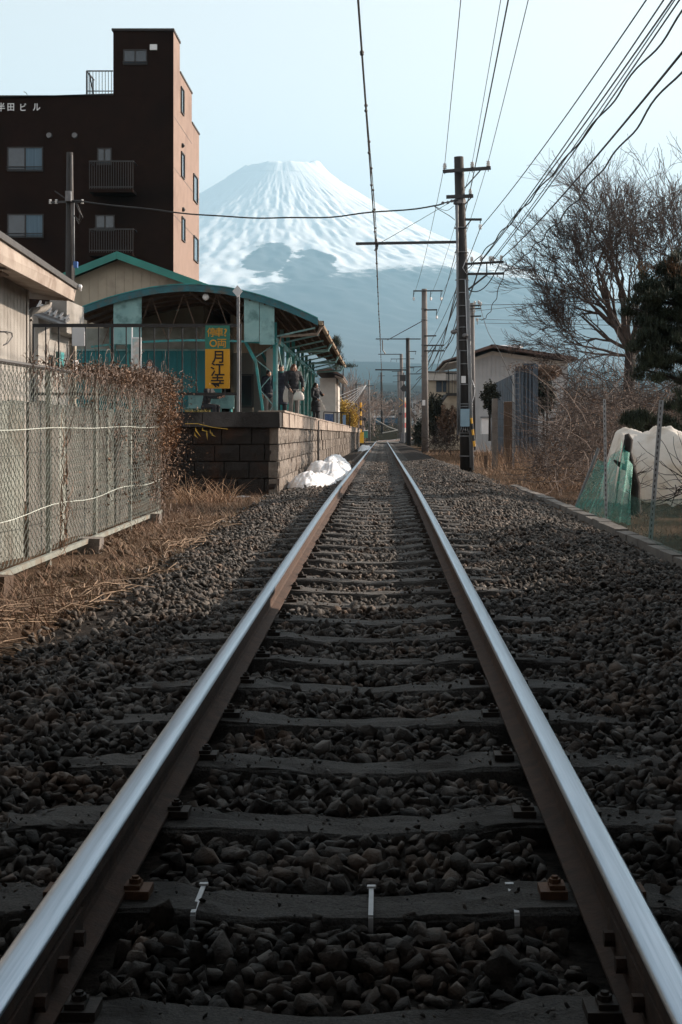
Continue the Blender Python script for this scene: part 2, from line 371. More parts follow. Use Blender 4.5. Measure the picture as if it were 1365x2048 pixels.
npmesh('ground',np.stack([X,Y,Z],-1),T,gm,smooth=True,kind='structure')
# ---------------- the mountain
th=np.linspace(0,2*np.pi,721)[:-1]; rr=np.concatenate([[0,80,160,240,300,350,400],np.geomspace(450,8800,150)])
TH,RR=np.meshgrid(th,rr)
h=2790*np.exp(-np.maximum(RR-400,0)/4000-(np.maximum(0,RR-3500)/9000)**1.3)
h=np.where(RR<400, 2790-110*np.clip((350-RR)/200,0,1), h)
rim=np.where((RR>200)&(RR<600), 10*vnoise(TH*3.2+3,RR*0+5,21)+8*vnoise(TH*9,RR*0+2,22),0)
# the higher shoulder of the rim on the side towards the camera's right
rim=rim+np.where((RR>150)&(RR<700), 70*np.exp(-((np.mod(TH-(-0.15)+np.pi,2*np.pi)-np.pi)/.45)**2)*np.exp(-((RR-345)/110)**2),0)
def gull(fr,seed,wob): 
    u=TH/(2*np.pi)*fr; uu=u+wob*vnoise(RR/900+7,TH*3+9,seed+1)
    a=vnoise(np.mod(uu,fr)%64,RR*0+.5+np.floor(RR/1e9),seed)
    return a
g1=gull(28,31,.9); g2=gull(56,41,1.3); g3=vnoise(TH*10.1859*4%64,RR/260,51); g4=vnoise(TH*10.1859*6,RR/90,55)
amp=np.clip((RR-350)/900,0,1)*np.clip((8600-RR)/3000,0,1)
h=h+rim+amp*np.clip(.25+(RR-400)/3500,0,1)*(24*g1+13*g2+14*g3+10*g4)
MX=FUJI[0]+RR*np.cos(TH); MY=FUJI[1]+RR*np.sin(TH)
base=0.013*np.minimum(np.maximum(MY-190,0),6000)*0
h=h+0.013*6000*np.clip((RR-2500)/4000,0,1)
h=np.where(RR>8500,h-120,h)
idx=np.arange(TH.size).reshape(TH.shape); nx2=np.roll(idx,-1,axis=1)
q=np.stack([idx[:-1],nx2[:-1],nx2[1:],idx[1:]],-1).reshape(-1,4); T=np.concatenate([q[:,[0,2,1]],q[:,[0,3,2]]])
mm=bpy.data.materials.new('mountain snow and forest'); mm.use_nodes=True
n=mm.node_tree.nodes; L=mm.node_tree.links; b=n['Principled BSDF']; b.inputs['Roughness'].default_value=.9
g=n.new('ShaderNodeNewGeometry'); sp=n.new('ShaderNodeSeparateXYZ'); L.new(g.outputs['Position'],sp.inputs[0])
def mth(op,a,b_=None,clamp=False):
    x=n.new('ShaderNodeMath'); x.operation=op; x.use_clamp=clamp
    for i,v in enumerate((a,b_)):
        if v is None: continue
        if isinstance(v,(int,float)): x.inputs[i].default_value=v
        else: L.new(v,x.inputs[i])
    return x.outputs[0]
def nz(scale,det=6,st=(1,1,1)):
    mp=n.new('ShaderNodeMapping'); mp.inputs['Scale'].default_value=st; L.new(g.outputs['Position'],mp.inputs[0])
    t=n.new('ShaderNodeTexNoise'); t.inputs['Scale'].default_value=scale; t.inputs['Detail'].default_value=det; t.inputs['Roughness'].default_value=.62; L.new(mp.outputs[0],t.inputs[0]); return t.outputs[0]
# the tree line follows height, wandering with noise
def blob(cx,cz,sx,sz):
    a=mth('DIVIDE',mth('SUBTRACT',sp.outputs[0],cx),sx); c=mth('DIVIDE',mth('SUBTRACT',sp.outputs[2],cz),sz)
    d=mth('ADD',mth('MULTIPLY',a,a),mth('MULTIPLY',c,c)); return mth('SUBTRACT',1.0,d)
NZ1=nz(.0016,7); NZ2=nz(.006,6); 
hgt=mth('ADD',sp.outputs[2],mth('MULTIPLY',mth('SUBTRACT',NZ1,.5),420))
hgt=mth('ADD',hgt,mth('MULTIPLY',mth('SUBTRACT',NZ2,.5),240))
TL=n.new('ShaderNodeMapRange'); TL.interpolation_type='SMOOTHSTEP'
# tree line rises to the right of the mountain
lift=mth('MULTIPLY',mth('MULTIPLY',mth('ADD',sp.outputs[0],1000.0),.25,),1.0)
hl=mth('SUBTRACT',hgt,mth('MINIMUM',mth('MAXIMUM',lift,-80.0),260.0))
L.new(hl,TL.inputs[0]); TL.inputs[1].default_value=1080; TL.inputs[2].default_value=1190
# rocky, snow free patch on the near flank
bl1=blob(-960,1480,220,240); bl2=blob(-610,1340,260,300)
bl=mth('MAXIMUM',bl1,bl2); bl=mth('ADD',bl,mth('MULTIPLY',mth('SUBTRACT',nz(.0045,8),.5),2.2))
BM=n.new('ShaderNodeMapRange'); BM.interpolation_type='SMOOTHSTEP'; L.new(bl,BM.inputs[0]); BM.inputs[1].default_value=.10; BM.inputs[2].default_value=.38
snow=mth('MULTIPLY',TL.outputs[0],mth('SUBTRACT',1.0,mth('MULTIPLY',BM.outputs[0],.97)),True)
# thin streaks of bare rock running down in the snow
stz=nz(.003,8,(2.2,1,.35)); ST=n.new('ShaderNodeMapRange'); L.new(stz,ST.inputs[0]); ST.inputs[1].default_value=.56; ST.inputs[2].default_value=.70
HF=n.new('ShaderNodeMapRange'); L.new(sp.outputs[2],HF.inputs[0]); HF.inputs[1].default_value=1300; HF.inputs[2].default_value=2600; HF.inputs[3].default_value=.5; HF.inputs[4].default_value=.12
snow=mth('MULTIPLY',snow,mth('SUBTRACT',1.0,mth('MULTIPLY',ST.outputs[0],HF.outputs[0])),True)
fo=n.new('ShaderNodeMix'); fo.data_type='RGBA'; fo.inputs[6].default_value=(.010,.018,.03,1); fo.inputs[7].default_value=(.03,.04,.05,1); L.new(nz(.004,8),fo.inputs[0])
cm=n.new('ShaderNodeMix'); cm.data_type='RGBA'; L.new(snow,cm.inputs[0]); L.new(fo.outputs[2],cm.inputs[6]); cm.inputs[7].default_value=(.84,.86,.9,1)
L.new(cm.outputs[2],b.inputs['Base Color'])
npmesh('mountain',np.stack([MX,MY,h],-1),T,mm,smooth=True,kind='structure')
# ---------------- haze
hz=MB(); hz.box((-11900,-1500,-40),(11900,24800,2990))
hm=bpy.data.materials.new('haze'); hm.use_nodes=True; n=hm.node_tree.nodes; n.remove(n['Principled BSDF'])
pv=n.new('ShaderNodeVolumePrincipled'); pv.inputs['Color'].default_value=(.38,.69,.93,1); pv.inputs['Density'].default_value=7.8e-5; pv.inputs['Anisotropy'].default_value=0.1
hm.node_tree.links.new(pv.outputs[0],n['Material Output'].inputs['Volume'])
hzo=hz.build('haze',hm,kind='stuff'); 
# ================================================================ TRACK
TX=-0.075; GH=0.5335+0.0325
def track_path():
    pts=[]; y=-4.0
    while y<150: pts.append((0.0,y)); y+=1.0 if y<40 else 4.0
    x=0.0; a=0.0
    while y<330:
        pts.append((x,y)); a=min(a+.010,.36); x+=4*math.tan(a)-.0; y+=4
    return pts
TP=track_path()
def rz_far(y): return railz(y)+ (0.013*max(0,y-190))
track=empty('railway_track',(TX,0,0),kind='structure')
prof_body=[(-.056,-.140),(.056,-.140),(.056,-.132),(.012,-.118),(.008,-.105),(.008,-.050),(.013,-.042),(.0325,-.036),(.0325,-.012),(-.0325,-.012),(-.0325,-.036),(-.013,-.042),(-.008,-.050),(-.008,-.105),(-.012,-.118),(-.056,-.132)]
prof_top=[(.0325,-.012),(.0300,-.006),(.024,-.0018),(.010,0),(-.010,0),(-.024,-.0018),(-.0300,-.006),(-.0325,-.012)]
for s in (-1,1):
    for name,prof,m_,closed in (('rail',prof_body,M['rust'],True),('rail_head',prof_top,M['railtop'],False)):
        vs=[];fs=[];n_=len(prof)
        for i,(cx,y) in enumerate(TP):
            for (u,v) in prof: vs.append((s*GH+cx+u,y,rz_far(y)+v))
        for i in range(len(TP)-1):
            for k in range(n_ if closed else n_-1): fs.append((i*n_+k,i*n_+(k+1)%n_,(i+1)*n_+(k+1)%n_,(i+1)*n_+k))
        me=bpy.data.meshes.new(name); me.from_pydata(vs,[],fs); me.materials.append(m_)
        bm=bmesh.new(); bm.from_mesh(me); bmesh.ops.recalc_face_normals(bm,faces=bm.faces)
        if name=='rail_head':
            for f in bm.faces:
                f.smooth=True
                if f.normal.z<0: f.normal_flip()
        bm.to_mesh(me); bm.free()
        if name=='rail': rail_o=link(name,me,track)
        else: link('running_surface',me,rail_o)
    fp=MB()
    for sd_ in (-1,1):
        fp.box((s*GH+sd_*.012,2.28,railz(2.6)-.112),(s*GH+sd_*.034,2.90,railz(2.6)-.046))
        for yy in (2.36,2.50,2.68,2.82): fp.lathe((s*GH+sd_*.034,yy,railz(2.6)-.08),[(.016,0),(.016,sd_*.02)],6,'x')
    fp.build('fishplate',M['rust'],track)
# a sleeper: prestressed concrete, higher at the seats, lower in the middle
def sleeper_mesh():
    st=[-1.0,-.85,-.72,-.40,-.26,0,.26,.40,.72,.85,1.0]; tz=[-.015,-.008,0,0,-.018,-.030,-.018,0,0,-.008,-.015]; tw=[.10,.105,.11,.11,.098,.09,.098,.11,.11,.105,.10]
    vs=[];fs=[]
    for x,z,w_ in zip(st,tz,tw): vs += [(x,-w_-.03,-.16),(x,-w_,z-.012),(x,-w_+.014,z),(x,w_-.014,z),(x,w_,z-.012),(x,w_+.03,-.16)]
    for i in range(len(st)-1):
        for k in range(5): fs.append((i*6+k,i*6+k+1,(i+1)*6+k+1,(i+1)*6+k))
    fs += [(0,1,2,3,4,5),tuple(reversed([(len(st)-1)*6+k for k in range(6)]))]
    me=bpy.data.meshes.new('sleeper'); me.from_pydata(vs,[],fs); me.materials.append(M['concrete'])
    bm=bmesh.new(); bm.from_mesh(me); bmesh.ops.recalc_face_normals(bm,faces=bm.faces)
    bmesh.ops.triangulate(bm,faces=bm.faces); bm.to_mesh(me); bm.free(); return me
def rough_sleeper(seed):
    me=sleeper_mesh(); bm=bmesh.new(); bm.from_mesh(me); bmesh.ops.subdivide_edges(bm,edges=bm.edges[:],cuts=3,use_grid_fill=True)
    r_=random.Random(seed)
    for v in bm.verts:
        if v.co.z>-.05:
            v.co.z+=.007*float(vnoise(np.array(v.co.x*9+seed+20),np.array(v.co.y*30+20),seed))+r_.uniform(-.0025,.0015); v.co.y+=.005*float(vnoise(np.array(v.co.x*7+seed+20),np.array(v.co.y*9+40),seed+9))
            if abs(v.co.y)>.085 and r_.random()<.12: v.co.z-=.012
    bm.to_mesh(me); bm.free(); return me
SLMS=[rough_sleeper(i) for i in range(6)]; SLM=SLMS[0]
cb=MB(); cb.box((-.030,-.036,0),(.032,.036,.018)); cb.box((-.026,-.024,.018),(.010,.024,.028)); cb.lathe((-.004,0,.028),[(.014,0),(.014,.010)],6); cb.lathe((-.004,0,.038),[(.008,0),(.008,.006)],6)
tmp=cb.build('rail_clip',M['clip'],track); CLM=tmp.data; bpy.data.objects.remove(tmp)
CLM2=CLM.copy(); CLM2.materials[0]=M['clip_orange']
SP=0.664; S0=2.62+0.0
SY=[S0-SP*2+i*SP for i in range(0,222)]
SPECIAL=3
for i,y in enumerate(SY):
    so=link('sleeper',SLMS[i%6] if y<30 else SLM,track,(random.uniform(-.012,.012),y,rz_far(y)-.150)); so.rotation_euler=(0,0,random.uniform(-.006,.006))
    if y<26:
        for s in (-1,1):
            for d in (-1,1):
                c=link('rail_clip',CLM2 if (i==SPECIAL) else CLM,so,(s*GH+d*.088,0,0)); c.rotation_euler=(0,0,0 if d>0 else math.pi)
    if i==SPECIAL:
        for x,ln in ((-.335,.16),(.06,.17),(.385,.15)):
            k=MB(); zc=-.018 if abs(x)<.1 else -.012
            k.box((x-.0055,-.085,zc+.004),(x+.0055,.088,zc+.009)); k.box((x-.0055,-.118,zc-.055),(x+.0055,-.106,zc+.004)); k.box((x-.0055,-.112,zc-.004),(x+.0055,-.084,zc+.009)); k.box((x-.010,.076,zc+.008),(x+.010,.09,zc+.013))
            k.build('marker_strip',M['white_metal'],so,label='white metal strip bent over the sleeper')
# ballast bed (a sheet a little below the stones)
def bed_profile(x,y):
    a=abs(x-TX); zr=railz(y)
    if x>TX:
        if a<.66: z=-.210
        elif a<1.15: z=-.210+.035*(a-.66)/.49
        elif a<1.75: z=-.175+.010*(a-1.15)/.6
        elif a<2.5: z=-.165-.135*(a-1.75)/.75
        else: z=-.33
        if y>26 and 1.2<a<2.3: z+=.05*math.sin((a-1.2)/1.1*math.pi)
    else:
        if a<.66: z=-.210
        elif a<1.15: z=-.210+.035*(a-.66)/.49
        elif a<1.9: z=-.175-.11*(a-1.15)/.75
        else: z=-.34
    return zr+z
bx=np.concatenate([np.arange(-2.3,2.75,.15)]); by=np.concatenate([np.arange(-4,60,.5),np.arange(60,180,4)])
X,Y=np.meshgrid(bx,by); Z=np.vectorize(bed_profile)(X,Y)+.012*fbm(X*2+30,Y*2+30,61)
ny,nx=X.shape; idx=np.arange(ny*nx).reshape(ny,nx); q=np.stack([idx[:-1,:-1],idx[:-1,1:],idx[1:,1:],idx[1:,:-1]],-1).reshape(-1,4)
npmesh('ballast_bed',np.stack([X,Y,Z],-1),np.concatenate([q[:,[0,1,2]],q[:,[0,2,3]]]),M['bed'],smooth=True,kind='structure')
def stones(y0,y1,sp,s0,s1,npts,nproto,seed,lift=0.0,keep=1.0,name='ballast_stones'):
    gx=np.arange(-2.35,2.6,sp); gy=np.arange(y0,y1,sp); X,Y=np.meshgrid(gx,gy); X=X.ravel()+rng.uniform(-sp*.55,sp*.55,X.size); Y=Y.ravel()+rng.uniform(-sp*.55,sp*.55,Y.size)
    m=(X>-.27*Y-.9)&(X<.215*Y+.9)&(rng.uniform(size=X.size)<keep)
    edge=TX-1.75-.35*vnoise(Y*.9+4,Y*0+3,71); m&=(X>edge)|(rng.uniform(size=X.size)<.10)
    X=X[m];Y=Y[m]; xr=X-TX
    # not on sleepers, not under rails
    ph=np.abs(((Y-SY[0]+SP/2)%SP)-SP/2); on=(ph<.10)&(np.abs(xr)<1.0)
    on&=~((np.abs(xr)>.68)&(rng.uniform(size=X.size)<.9)); on&=~((Y>5)&(rng.uniform(size=X.size)<np.clip((Y-5)/30,0,.25)))
    rl=np.abs(np.abs(xr)-GH)<.085
    m=~on&~rl; X=X[m];Y=Y[m]
    sz=rng.uniform(s0,s1,X.size)*(1+.35*(rng.uniform(size=X.size)>.9))
    Z=np.vectorize(bed_profile)(X,Y)+.012*fbm(X*2+30,Y*2+30,61)+sz*.14+lift+rng.uniform(-.004,.012,X.size)+.012*vnoise(X*3+9,Y*3+9,77)
    pr=[rock(npts,seed+i) for i in range(nproto)]
    return scatter_rocks(name,np.stack([X,Y,Z],1),sz,M['stone'],pr,kind='stuff')
stones(1.6,9,.035,.032,.072,17,18,100)
stones(1.6,9,.085,.032,.074,17,14,200,.02,.7)
stones(9,22,.045,.036,.07,14,12,300)
stones(9,22,.12,.035,.07,14,10,400,.02,.7)
stones(22,48,.072,.05,.085,10,10,500,.012)

# small chips lying on the sleepers
nn=2600; iy=rng.integers(1,26,nn); X=rng.uniform(-.98,.98,nn); m=np.abs(np.abs(X)-GH)>.1; iy=iy[m]; X=X[m]; Yc=np.array([SY[i] for i in iy])+rng.uniform(-.10,.10,len(X))
Zc=RZ(Yc)-.150-.040*np.clip(1-np.abs(X)/.38,0,1)+.004
scatter_rocks('stone_chips',np.stack([X+TX,Yc,Zc],1),rng.uniform(.006,.022,len(X))*(1+1.2*(rng.uniform(size=len(X))>.93)),M['stone'],[rock(10,40+i) for i in range(5)],kind='stuff')
# ================================================================ PLATFORM
PXE=-1.72; PZ=CAMZ+.37; PY0=24.0; PY1=110.0
plat=tag(empty('station_platform',(PXE,PY0,0)),'long stone platform with a coping edge beside the track',"platform")
O=Vector((PXE,PY0,0))
def pl(name,fn,mat_,parent=plat,**k):
    mb=MB(); fn(mb); o=mb.build(name,mat_,parent,**k); return o
pl('platform_core',lambda m:m.box((-9.0,.10,-.35),(-.10,86,PZ-.28)),M['mortar'])
pl('paving',lambda m:m.box((-9.0,.30,PZ-.28),(-.28,86,PZ-.012)),M['plattop'])
blk_cache={}
def blockmesh(w,h,d,axis,mt,seed):
    """rough split stone: a box with bevelled, uneven face"""
    key=(round(w,3),round(h,3),d,axis,mt,seed)
    if key in blk_cache: return blk_cache[key]
    r_=random.Random(seed+int(w*100)); nx_,nz_=3,2; vs=[];fs=[]
    for j in range(nz_+1):
        for i in range(nx_+1):
            u=-w/2+w*i/nx_; v=-h/2+h*j/nz_; e=(i in(0,nx_)) or (j in (0,nz_))
            p=r_.uniform(-.006,.004) if e else r_.uniform(.004,.045)
            if e: u*=1-.01; v*=1-.02
            vs.append((u,p,v))
    n=len(vs)
    for j in range(nz_):
        for i in range(nx_):
            a=j*(nx_+1)+i; fs.append((a,a+1,a+nx_+2,a+nx_+1))
    ring=[i for i in range(nx_+1)]+[(j)*(nx_+1)+nx_ for j in range(1,nz_+1)]+[nz_*(nx_+1)+i for i in range(nx_-1,-1,-1)]+[j*(nx_+1) for j in range(nz_-1,0,-1)]
    for i in ring: vs.append((vs[i][0],-d,vs[i][2]))
    for k in range(len(ring)): a=ring[k]; b=ring[(k+1)%len(ring)]; fs.append((b,a,n+k,n+(k+1)%len(ring)))
    # p grows outwards; outward = -Y for 'front' and +X for 'side'
    out=[]
    for (u,p,v) in vs:
        out.append((u,-p,v) if axis=='front' else (p,u,v))
    me=bpy.data.meshes.new('stone_block'); me.from_pydata(out,[],fs); me.materials.append(mt)
    bm=bmesh.new(); bm.from_mesh(me); bmesh.ops.recalc_face_normals(bm,faces=bm.faces); bm.to_mesh(me); bm.free()
    blk_cache[key]=me; return me
rows=5; RH=.285; ztop=PZ-.26
# end wall towards the camera
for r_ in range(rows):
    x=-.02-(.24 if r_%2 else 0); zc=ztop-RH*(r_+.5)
    if r_%2: link('stone_block',blockmesh(.235,RH-.012,.15,'front',M['stoneshade'],r_),plat,(-.135,.03,zc))
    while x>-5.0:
        w_=random.choice([.42,.46,.50]); link('stone_block',blockmesh(w_-.012,RH-.014,.15,'front',M['stoneshade'],random.randint(0,5)),plat,(x-w_/2,.03+random.uniform(-.01,.01),zc)); x-=w_
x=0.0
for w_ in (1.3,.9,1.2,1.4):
    mb=MB(); mb.box((x-w_+.008,-.045,PZ-.255),(x,.40,PZ),j=.006); mb.build('coping_slab',M['copingshade'],plat); x-=w_
# side wall towards the track
cnt=0; rest=MB()
for r_ in range(rows):
    y=.0 if r_%2==0 else -.0; zc=ztop-RH*(r_+.5); first=True
    while y<86:
        w_=random.choice([.27,.31,.36,.40]) if not (first and r_%2) else .24; first=False
        if y<15.5: link('stone_block',blockmesh(w_-.014,RH-.014,.15,'side',M['stoneblk'],random.randint(0,6)),plat,(-.03+random.uniform(-.012,.012),y+w_/2,zc)); cnt+=1
        else: rest.box((-.15,y+.007,zc-RH/2+.007),(-.03+random.uniform(-.01,.025),y+w_-.007,zc+RH/2-.007))
        y+=w_
rest.build('stone_blocks',M['stoneblk'],plat,kind='stuff')
y=.402
while y<86:
    w_=1.5 if y<50 else 3.0
    mb=MB(); mb.box((-.40,y+.006,PZ-.255),(.035+random.uniform(-.008,.008),min(y+w_,86)-.006,PZ+random.uniform(-.006,.004)),j=.005)
    mb.box((-.40,y+.006,PZ),(.055,min(y+w_,86)-.006,PZ+.035),j=.004)
    mb.build('coping_slab',M['coping'],plat); y+=w_
pl('drain_pipe',lambda m:m.tube([(.05,13.2,PZ-.02),(.06,13.2,PZ-1.3)],.03,6),M['trimdark'])
# ================================================================ CANOPY
CX0,CX1=-8.75,-1.78; CY0,CY1=40.0,66.0
def arch(x):
    """canopy top edge height at x"""
    pts=[(-8.75,3.42),(-7.6,3.84),(-6.4,4.12),(-5.45,4.20),(-4.4,4.12),(-3.3,3.86),(-2.4,3.52),(-1.78,3.22)]
    for (a,za),(b_,zb) in zip(pts,pts[1:]):
        if a<=x<=b_:
            t=(x-a)/(b_-a); return CAMZ+za+(zb-za)*t
    return CAMZ+(pts[0][1] if x<pts[0][0] else pts[-1][1])
def archs(x): return (arch(x-.4)+2*arch(x)+arch(x+.4))/4 if CX0+.4<x<CX1-.4 else arch(x)
canopy=tag(empty('platform_canopy',(-5,CY0,PZ)),'arched teal platform canopy on lattice columns with rusty gutter','canopy')
co=Vector((-5,CY0,PZ))
def cb_(name,fn,mt,parent=canopy,smooth=False,**k):
    mb=MB(co); fn(mb); o=mb.build(name,mt,parent,smooth); 
    o.location=(0,0,0); 
    return tag(o,**k)
xs_=np.linspace(CX0,CX1,25)
def sheet(m,x0,x1,y0,y1,dz0,dz1,n=12):
    xx=np.linspace(x0,x1,n)
    for a,b_ in zip(xx,xx[1:]):
        za,zb=archs(a),archs(b_)
        m.add([(a,y0,za+dz0),(b_,y0,zb+dz0),(b_,y1,zb+dz0),(a,y1,za+dz0),(a,y0,za+dz1),(b_,y0,zb+dz1),(b_,y1,zb+dz1),(a,y1,za+dz1)],[(0,3,2,1),(4,5,6,7),(0,1,5,4),(2,3,7,6),(1,2,6,5),(3,0,4,7)])
cb_('roof_sheet',lambda m:(sheet(m,CX0,CX1,CY0+.05,46,-.06,-.02,24),sheet(m,-5.765,CX1,46.002,CY1,-.06,-.02,12)),M['rooftile'])
cb_('fascia_board',lambda m:sheet(m,CX0,CX1-.02,CY0-.03,CY0+.03,-.19,.0,28),M['fascia'])
cb_('fascia_trim',lambda m:sheet(m,CX0,CX1-.02,CY0-.05,CY0+.045,.002,.03,28),M['teal'])
# rafters and purlins underneath
for y in np.arange(CY0+1.1,CY1,1.25):
    cb_('rafter',lambda m:sheet(m,CX0 if y<46 else -5.5,CX1,y-.03,y+.03,-.16,-.07,10),M['rustbrown'])
for x in np.arange(-5.4,-1.9,.42):
    cb_('purlin',lambda m:m.bar((x,CY0+.1,archs(x)-.195),(x,CY1,archs(x)-.195),.05,.06),M['rustbrown'])
# lower arched chord with truss bars on the end
def chordz(x): return PZ+2.05+.22*(1-((x+5.2)/3.3)**2)
cb_('tie_chord',lambda m:[m.bar((a,CY0+.25,chordz(a)),(b_,CY0+.25,chordz(b_)),.06,.06) for a,b_ in zip(np.linspace(-8.2,-2.95,14),np.linspace(-8.2,-2.95,14)[1:])],M['teal'])
trx=np.linspace(-7.9,-3.3,11)
for i,(a,b_) in enumerate(zip(trx,trx[1:])):
    za=(chordz(a) if i%2==0 else archs(a)-.2); zb=(archs(b_)-.2 if i%2==0 else chordz(b_))
    cb_('truss_bar',lambda m:m.bar((a,CY0+.3,za),(b_,CY0+.3,zb),.02),M['rustbrown'])
# infill boards at the end
cb_('end_board',lambda m:sheet_board(m,-7.50,-6.72),M['tealpale']) if False else None
def board(x0,x1,zb,mt,y=CY0+.12):
    m=MB(co); xx=np.linspace(x0,x1,5)
    for a,b_ in zip(xx,xx[1:]):
        m.add([(a,y,zb),(b_,y,zb),(b_,y,archs(b_)-.06),(a,y,archs(a)-.06),(a,y+.03,zb),(b_,y+.03,zb),(b_,y+.03,archs(b_)-.06),(a,y+.03,archs(a)-.06)],[(0,1,2,3),(7,6,5,4),(0,4,5,1),(2,6,7,3),(1,5,6,2),(3,7,4,0)])
    o=m.build('end_board',mt,canopy); o.location=(0,0,0)
board(-7.55,-6.76,PZ+2.15,M['tealpale']); board(-3.88,-3.46,PZ+2.22,M['tealpale']); board(-3.445,-3.03,PZ+2.14,M['tealpale'])
# lattice columns along the platform
def column(y,x=-3.05,inner=-3.95,full=True):
    c=empty('column',(x-co.x,y-co.y,0)); c.parent=canopy
    H=2.15
    m=MB()
    m.bar((0,0,-.0),(0,0,H+.65),.11,.11); m.build('column_post',M['teal'],c)
    if full:
        m=MB(); m.bar((-.30,0,0),(-.55,0,1.7),.07,.07); m.bar((-.55,0,1.7),(-.85,0,H+.12),.07,.09); m.build('column_leg',M['teal'],c)
        m=MB()
        pz=[0,.45,.9,1.35,1.8,2.15]
        for i,(a,b_) in enumerate(zip(pz,pz[1:])):
            xa=-.30-.25*a/1.7; xb=-.30-.25*min(b_,1.7)/1.7-(max(0,b_-1.7)*.6)
            if i%2==0: m.bar((xa,0,a),(-.05,0,b_),.022)
            else: m.bar((-.05,0,a),(xb,0,b_),.022)
        m.build('lattice',M['tealpale'],c)
    m=MB(); m.bar((.03,0,H+.25),(1.15,0,H+.50),.045,.05); m.build('bracket',M['tealpale'],c)
    m=MB(); m.bar((.06,-.07,0),(.06,-.07,H+.15),.055,.055); m.build('downpipe',M['tealpale'],c)
for i,y in enumerate([40.6,46.2,51.8,57.4,63.0]): column(y,full=True)
for y in (43.4,49.0,54.6,60.2): column(y,full=False)
cb_('eaves_beam',lambda m:m.bar((-3.05,CY0+.3,PZ+2.32),(-3.05,CY1,PZ+2.32),.10,.14),M['teal'])
cb_('diagonal_brace',lambda m:[m.bar((-3.0,y,PZ+2.2),(-3.0,y+2.8,PZ+1.3),.04) for y in (40.8,46.4,52.0)]+[m.bar((-3.0,y+5.6,PZ+2.2),(-3.0,y+2.8,PZ+1.3),.04) for y in (40.8,46.4,52.0)],M['tealpale'])
ge_=M['soffit']
cb_('gutter',lambda m:m.tube([(CX1+.05,CY0+.1,archs(CX1)-.10),(CX1+.05,CY1,archs(CX1)-.10)],.065,8),mat('rusty gutter',(.34,.26,.17),(.20,.13,.08),3,.7,.3,20))
for y in np.arange(CY0+.4,CY1,3.8):
    cb_('gutter_bracket',lambda m:m.box((CX1-.04,y,archs(CX1)-.17),(CX1+.13,y+.04,archs(CX1)-.02)),M['rust'])
for i,y in enumerate((40.9,48.8,56.7,64.4)):
    cb_('gutter_pipe',lambda m:m.tube([(CX1+.04,y,archs(CX1)-.12),(CX1-.08,y,archs(CX1)-.36),(-2.9,y,PZ+2.42),(-2.95,y,PZ+2.2)],[.05,.045,.035,.035],8),M['tealpale'] if i else M['soffit'])
cb_('lamp_globe',lambda m:m.ball(tuple(P(412,594,40.2)),.10,10),M['white_ins'])
# ================================================================ STATION BUILDING under and behind the canopy
sb=tag(empty('station_building',(-7.6,46,PZ)),'cream sided station house with a green gabled metal roof and teal wainscot','station building')
so_=Vector((-7.6,46,PZ))
def sbp(name,fn,mt,**k):
    mb=MB(so_); fn(mb); o=mb.build(name,mt,sb); o.location=(0,0,0); return tag(o,**k)
rx0,rxm,rx1=-10.2,-8.45,-5.72; rz0,rzm,rz1=CAMZ+5.02,CAMZ+5.72,CAMZ+4.72
sbp('wall',lambda m:m.prism([(rx0,PZ),(rx1-.05,PZ),(rx1-.05,rz1-.08),(rxm,rzm-.09),(rx0,rz0-.12)],46,60),M['cream'])
# vertical siding battens on the gable end
for x in np.arange(rx0+.2,rx1-.1,.28):
    zt=rz0-.12+(rzm-rz0)*(x-rx0)/(rxm-rx0) if x<rxm else rzm-.09+(rz1-rzm)*(x-rxm)/(rx1-rxm)
    sbp('batten',lambda m:m.box((x-.012,45.985,PZ+2.9),(x+.012,45.9995,zt-.03)),M['cream'])
def slab(m,xa,za,xb,zb,y0,y1,t): m.prism([(xa,za),(xb,zb),(xb,zb+t),(xa,za+t)],y0,y1)
sbp('roof',lambda m:(slab(m,rx0-.25,rz0-.1,rxm-.002,rzm,45.5,60.5,.10),slab(m,rxm+.002,rzm,rx1+.25,rz1-.08,45.5,60.5,.10)),M['tealroof'])
sbp('verge_board',lambda m:(slab(m,rx0-.25,rz0-.25,rxm-.002,rzm-.15,45.44,45.497,.24),slab(m,rxm+.002,rzm-.15,rx1+.25,rz1-.23,45.44,45.497,.24)),M['tealroof'])
# interior walls seen beneath the canopy
def wall_panels(x0,x1,y,zb,zt,mt,w=.45,name='wall_panel'):
    x=x0
    while x<x1-.02:
        x2=min(x+w,x1); sbp(name,lambda m:m.box((x+.006,y,zb),(x2-.006,y+.06,zt)),mt); x=x2
wall_panels(-9.4,-4.9,43.5,PZ,PZ+2.16,M['tealwall'])
sbp('upper_wall',lambda m:m.box((-9.4,43.52,PZ+2.22),(-4.9,43.58,PZ+2.85)),M['panelg'])
sbp('sill_rail',lambda m:m.box((-9.4,43.46,PZ+2.162),(-4.9,43.60,PZ+2.21)),M['tealpale'])
wall_panels(-4.9,-3.6,47.0,PZ,PZ+2.3,M['offwhite'],.65)
sbp('window_frame',lambda m:(m.box((-4.75,46.95,PZ+.5),(-4.70,46.99,PZ+1.6)),m.box((-4.28,46.95,PZ+.5),(-4.23,46.99,PZ+1.6)),m.box((-4.695,46.95,PZ+1.55),(-4.285,46.99,PZ+1.6)),m.box((-4.695,46.95,PZ+.5),(-4.285,46.99,PZ+.55))),M['iron'])
sbp('window_pane',lambda m:m.box((-4.69,46.97,PZ+.555),(-4.29,46.985,PZ+1.545)),M['glass'])
sbp('pillar',lambda m:m.box((-3.62,44.6,PZ),(-3.38,47,PZ+2.3)),M['offwhite'])
sbp('side_wall',lambda m:m.box((-5.0,47.1,PZ),(-4.9,64,4.93)),M['cream'])
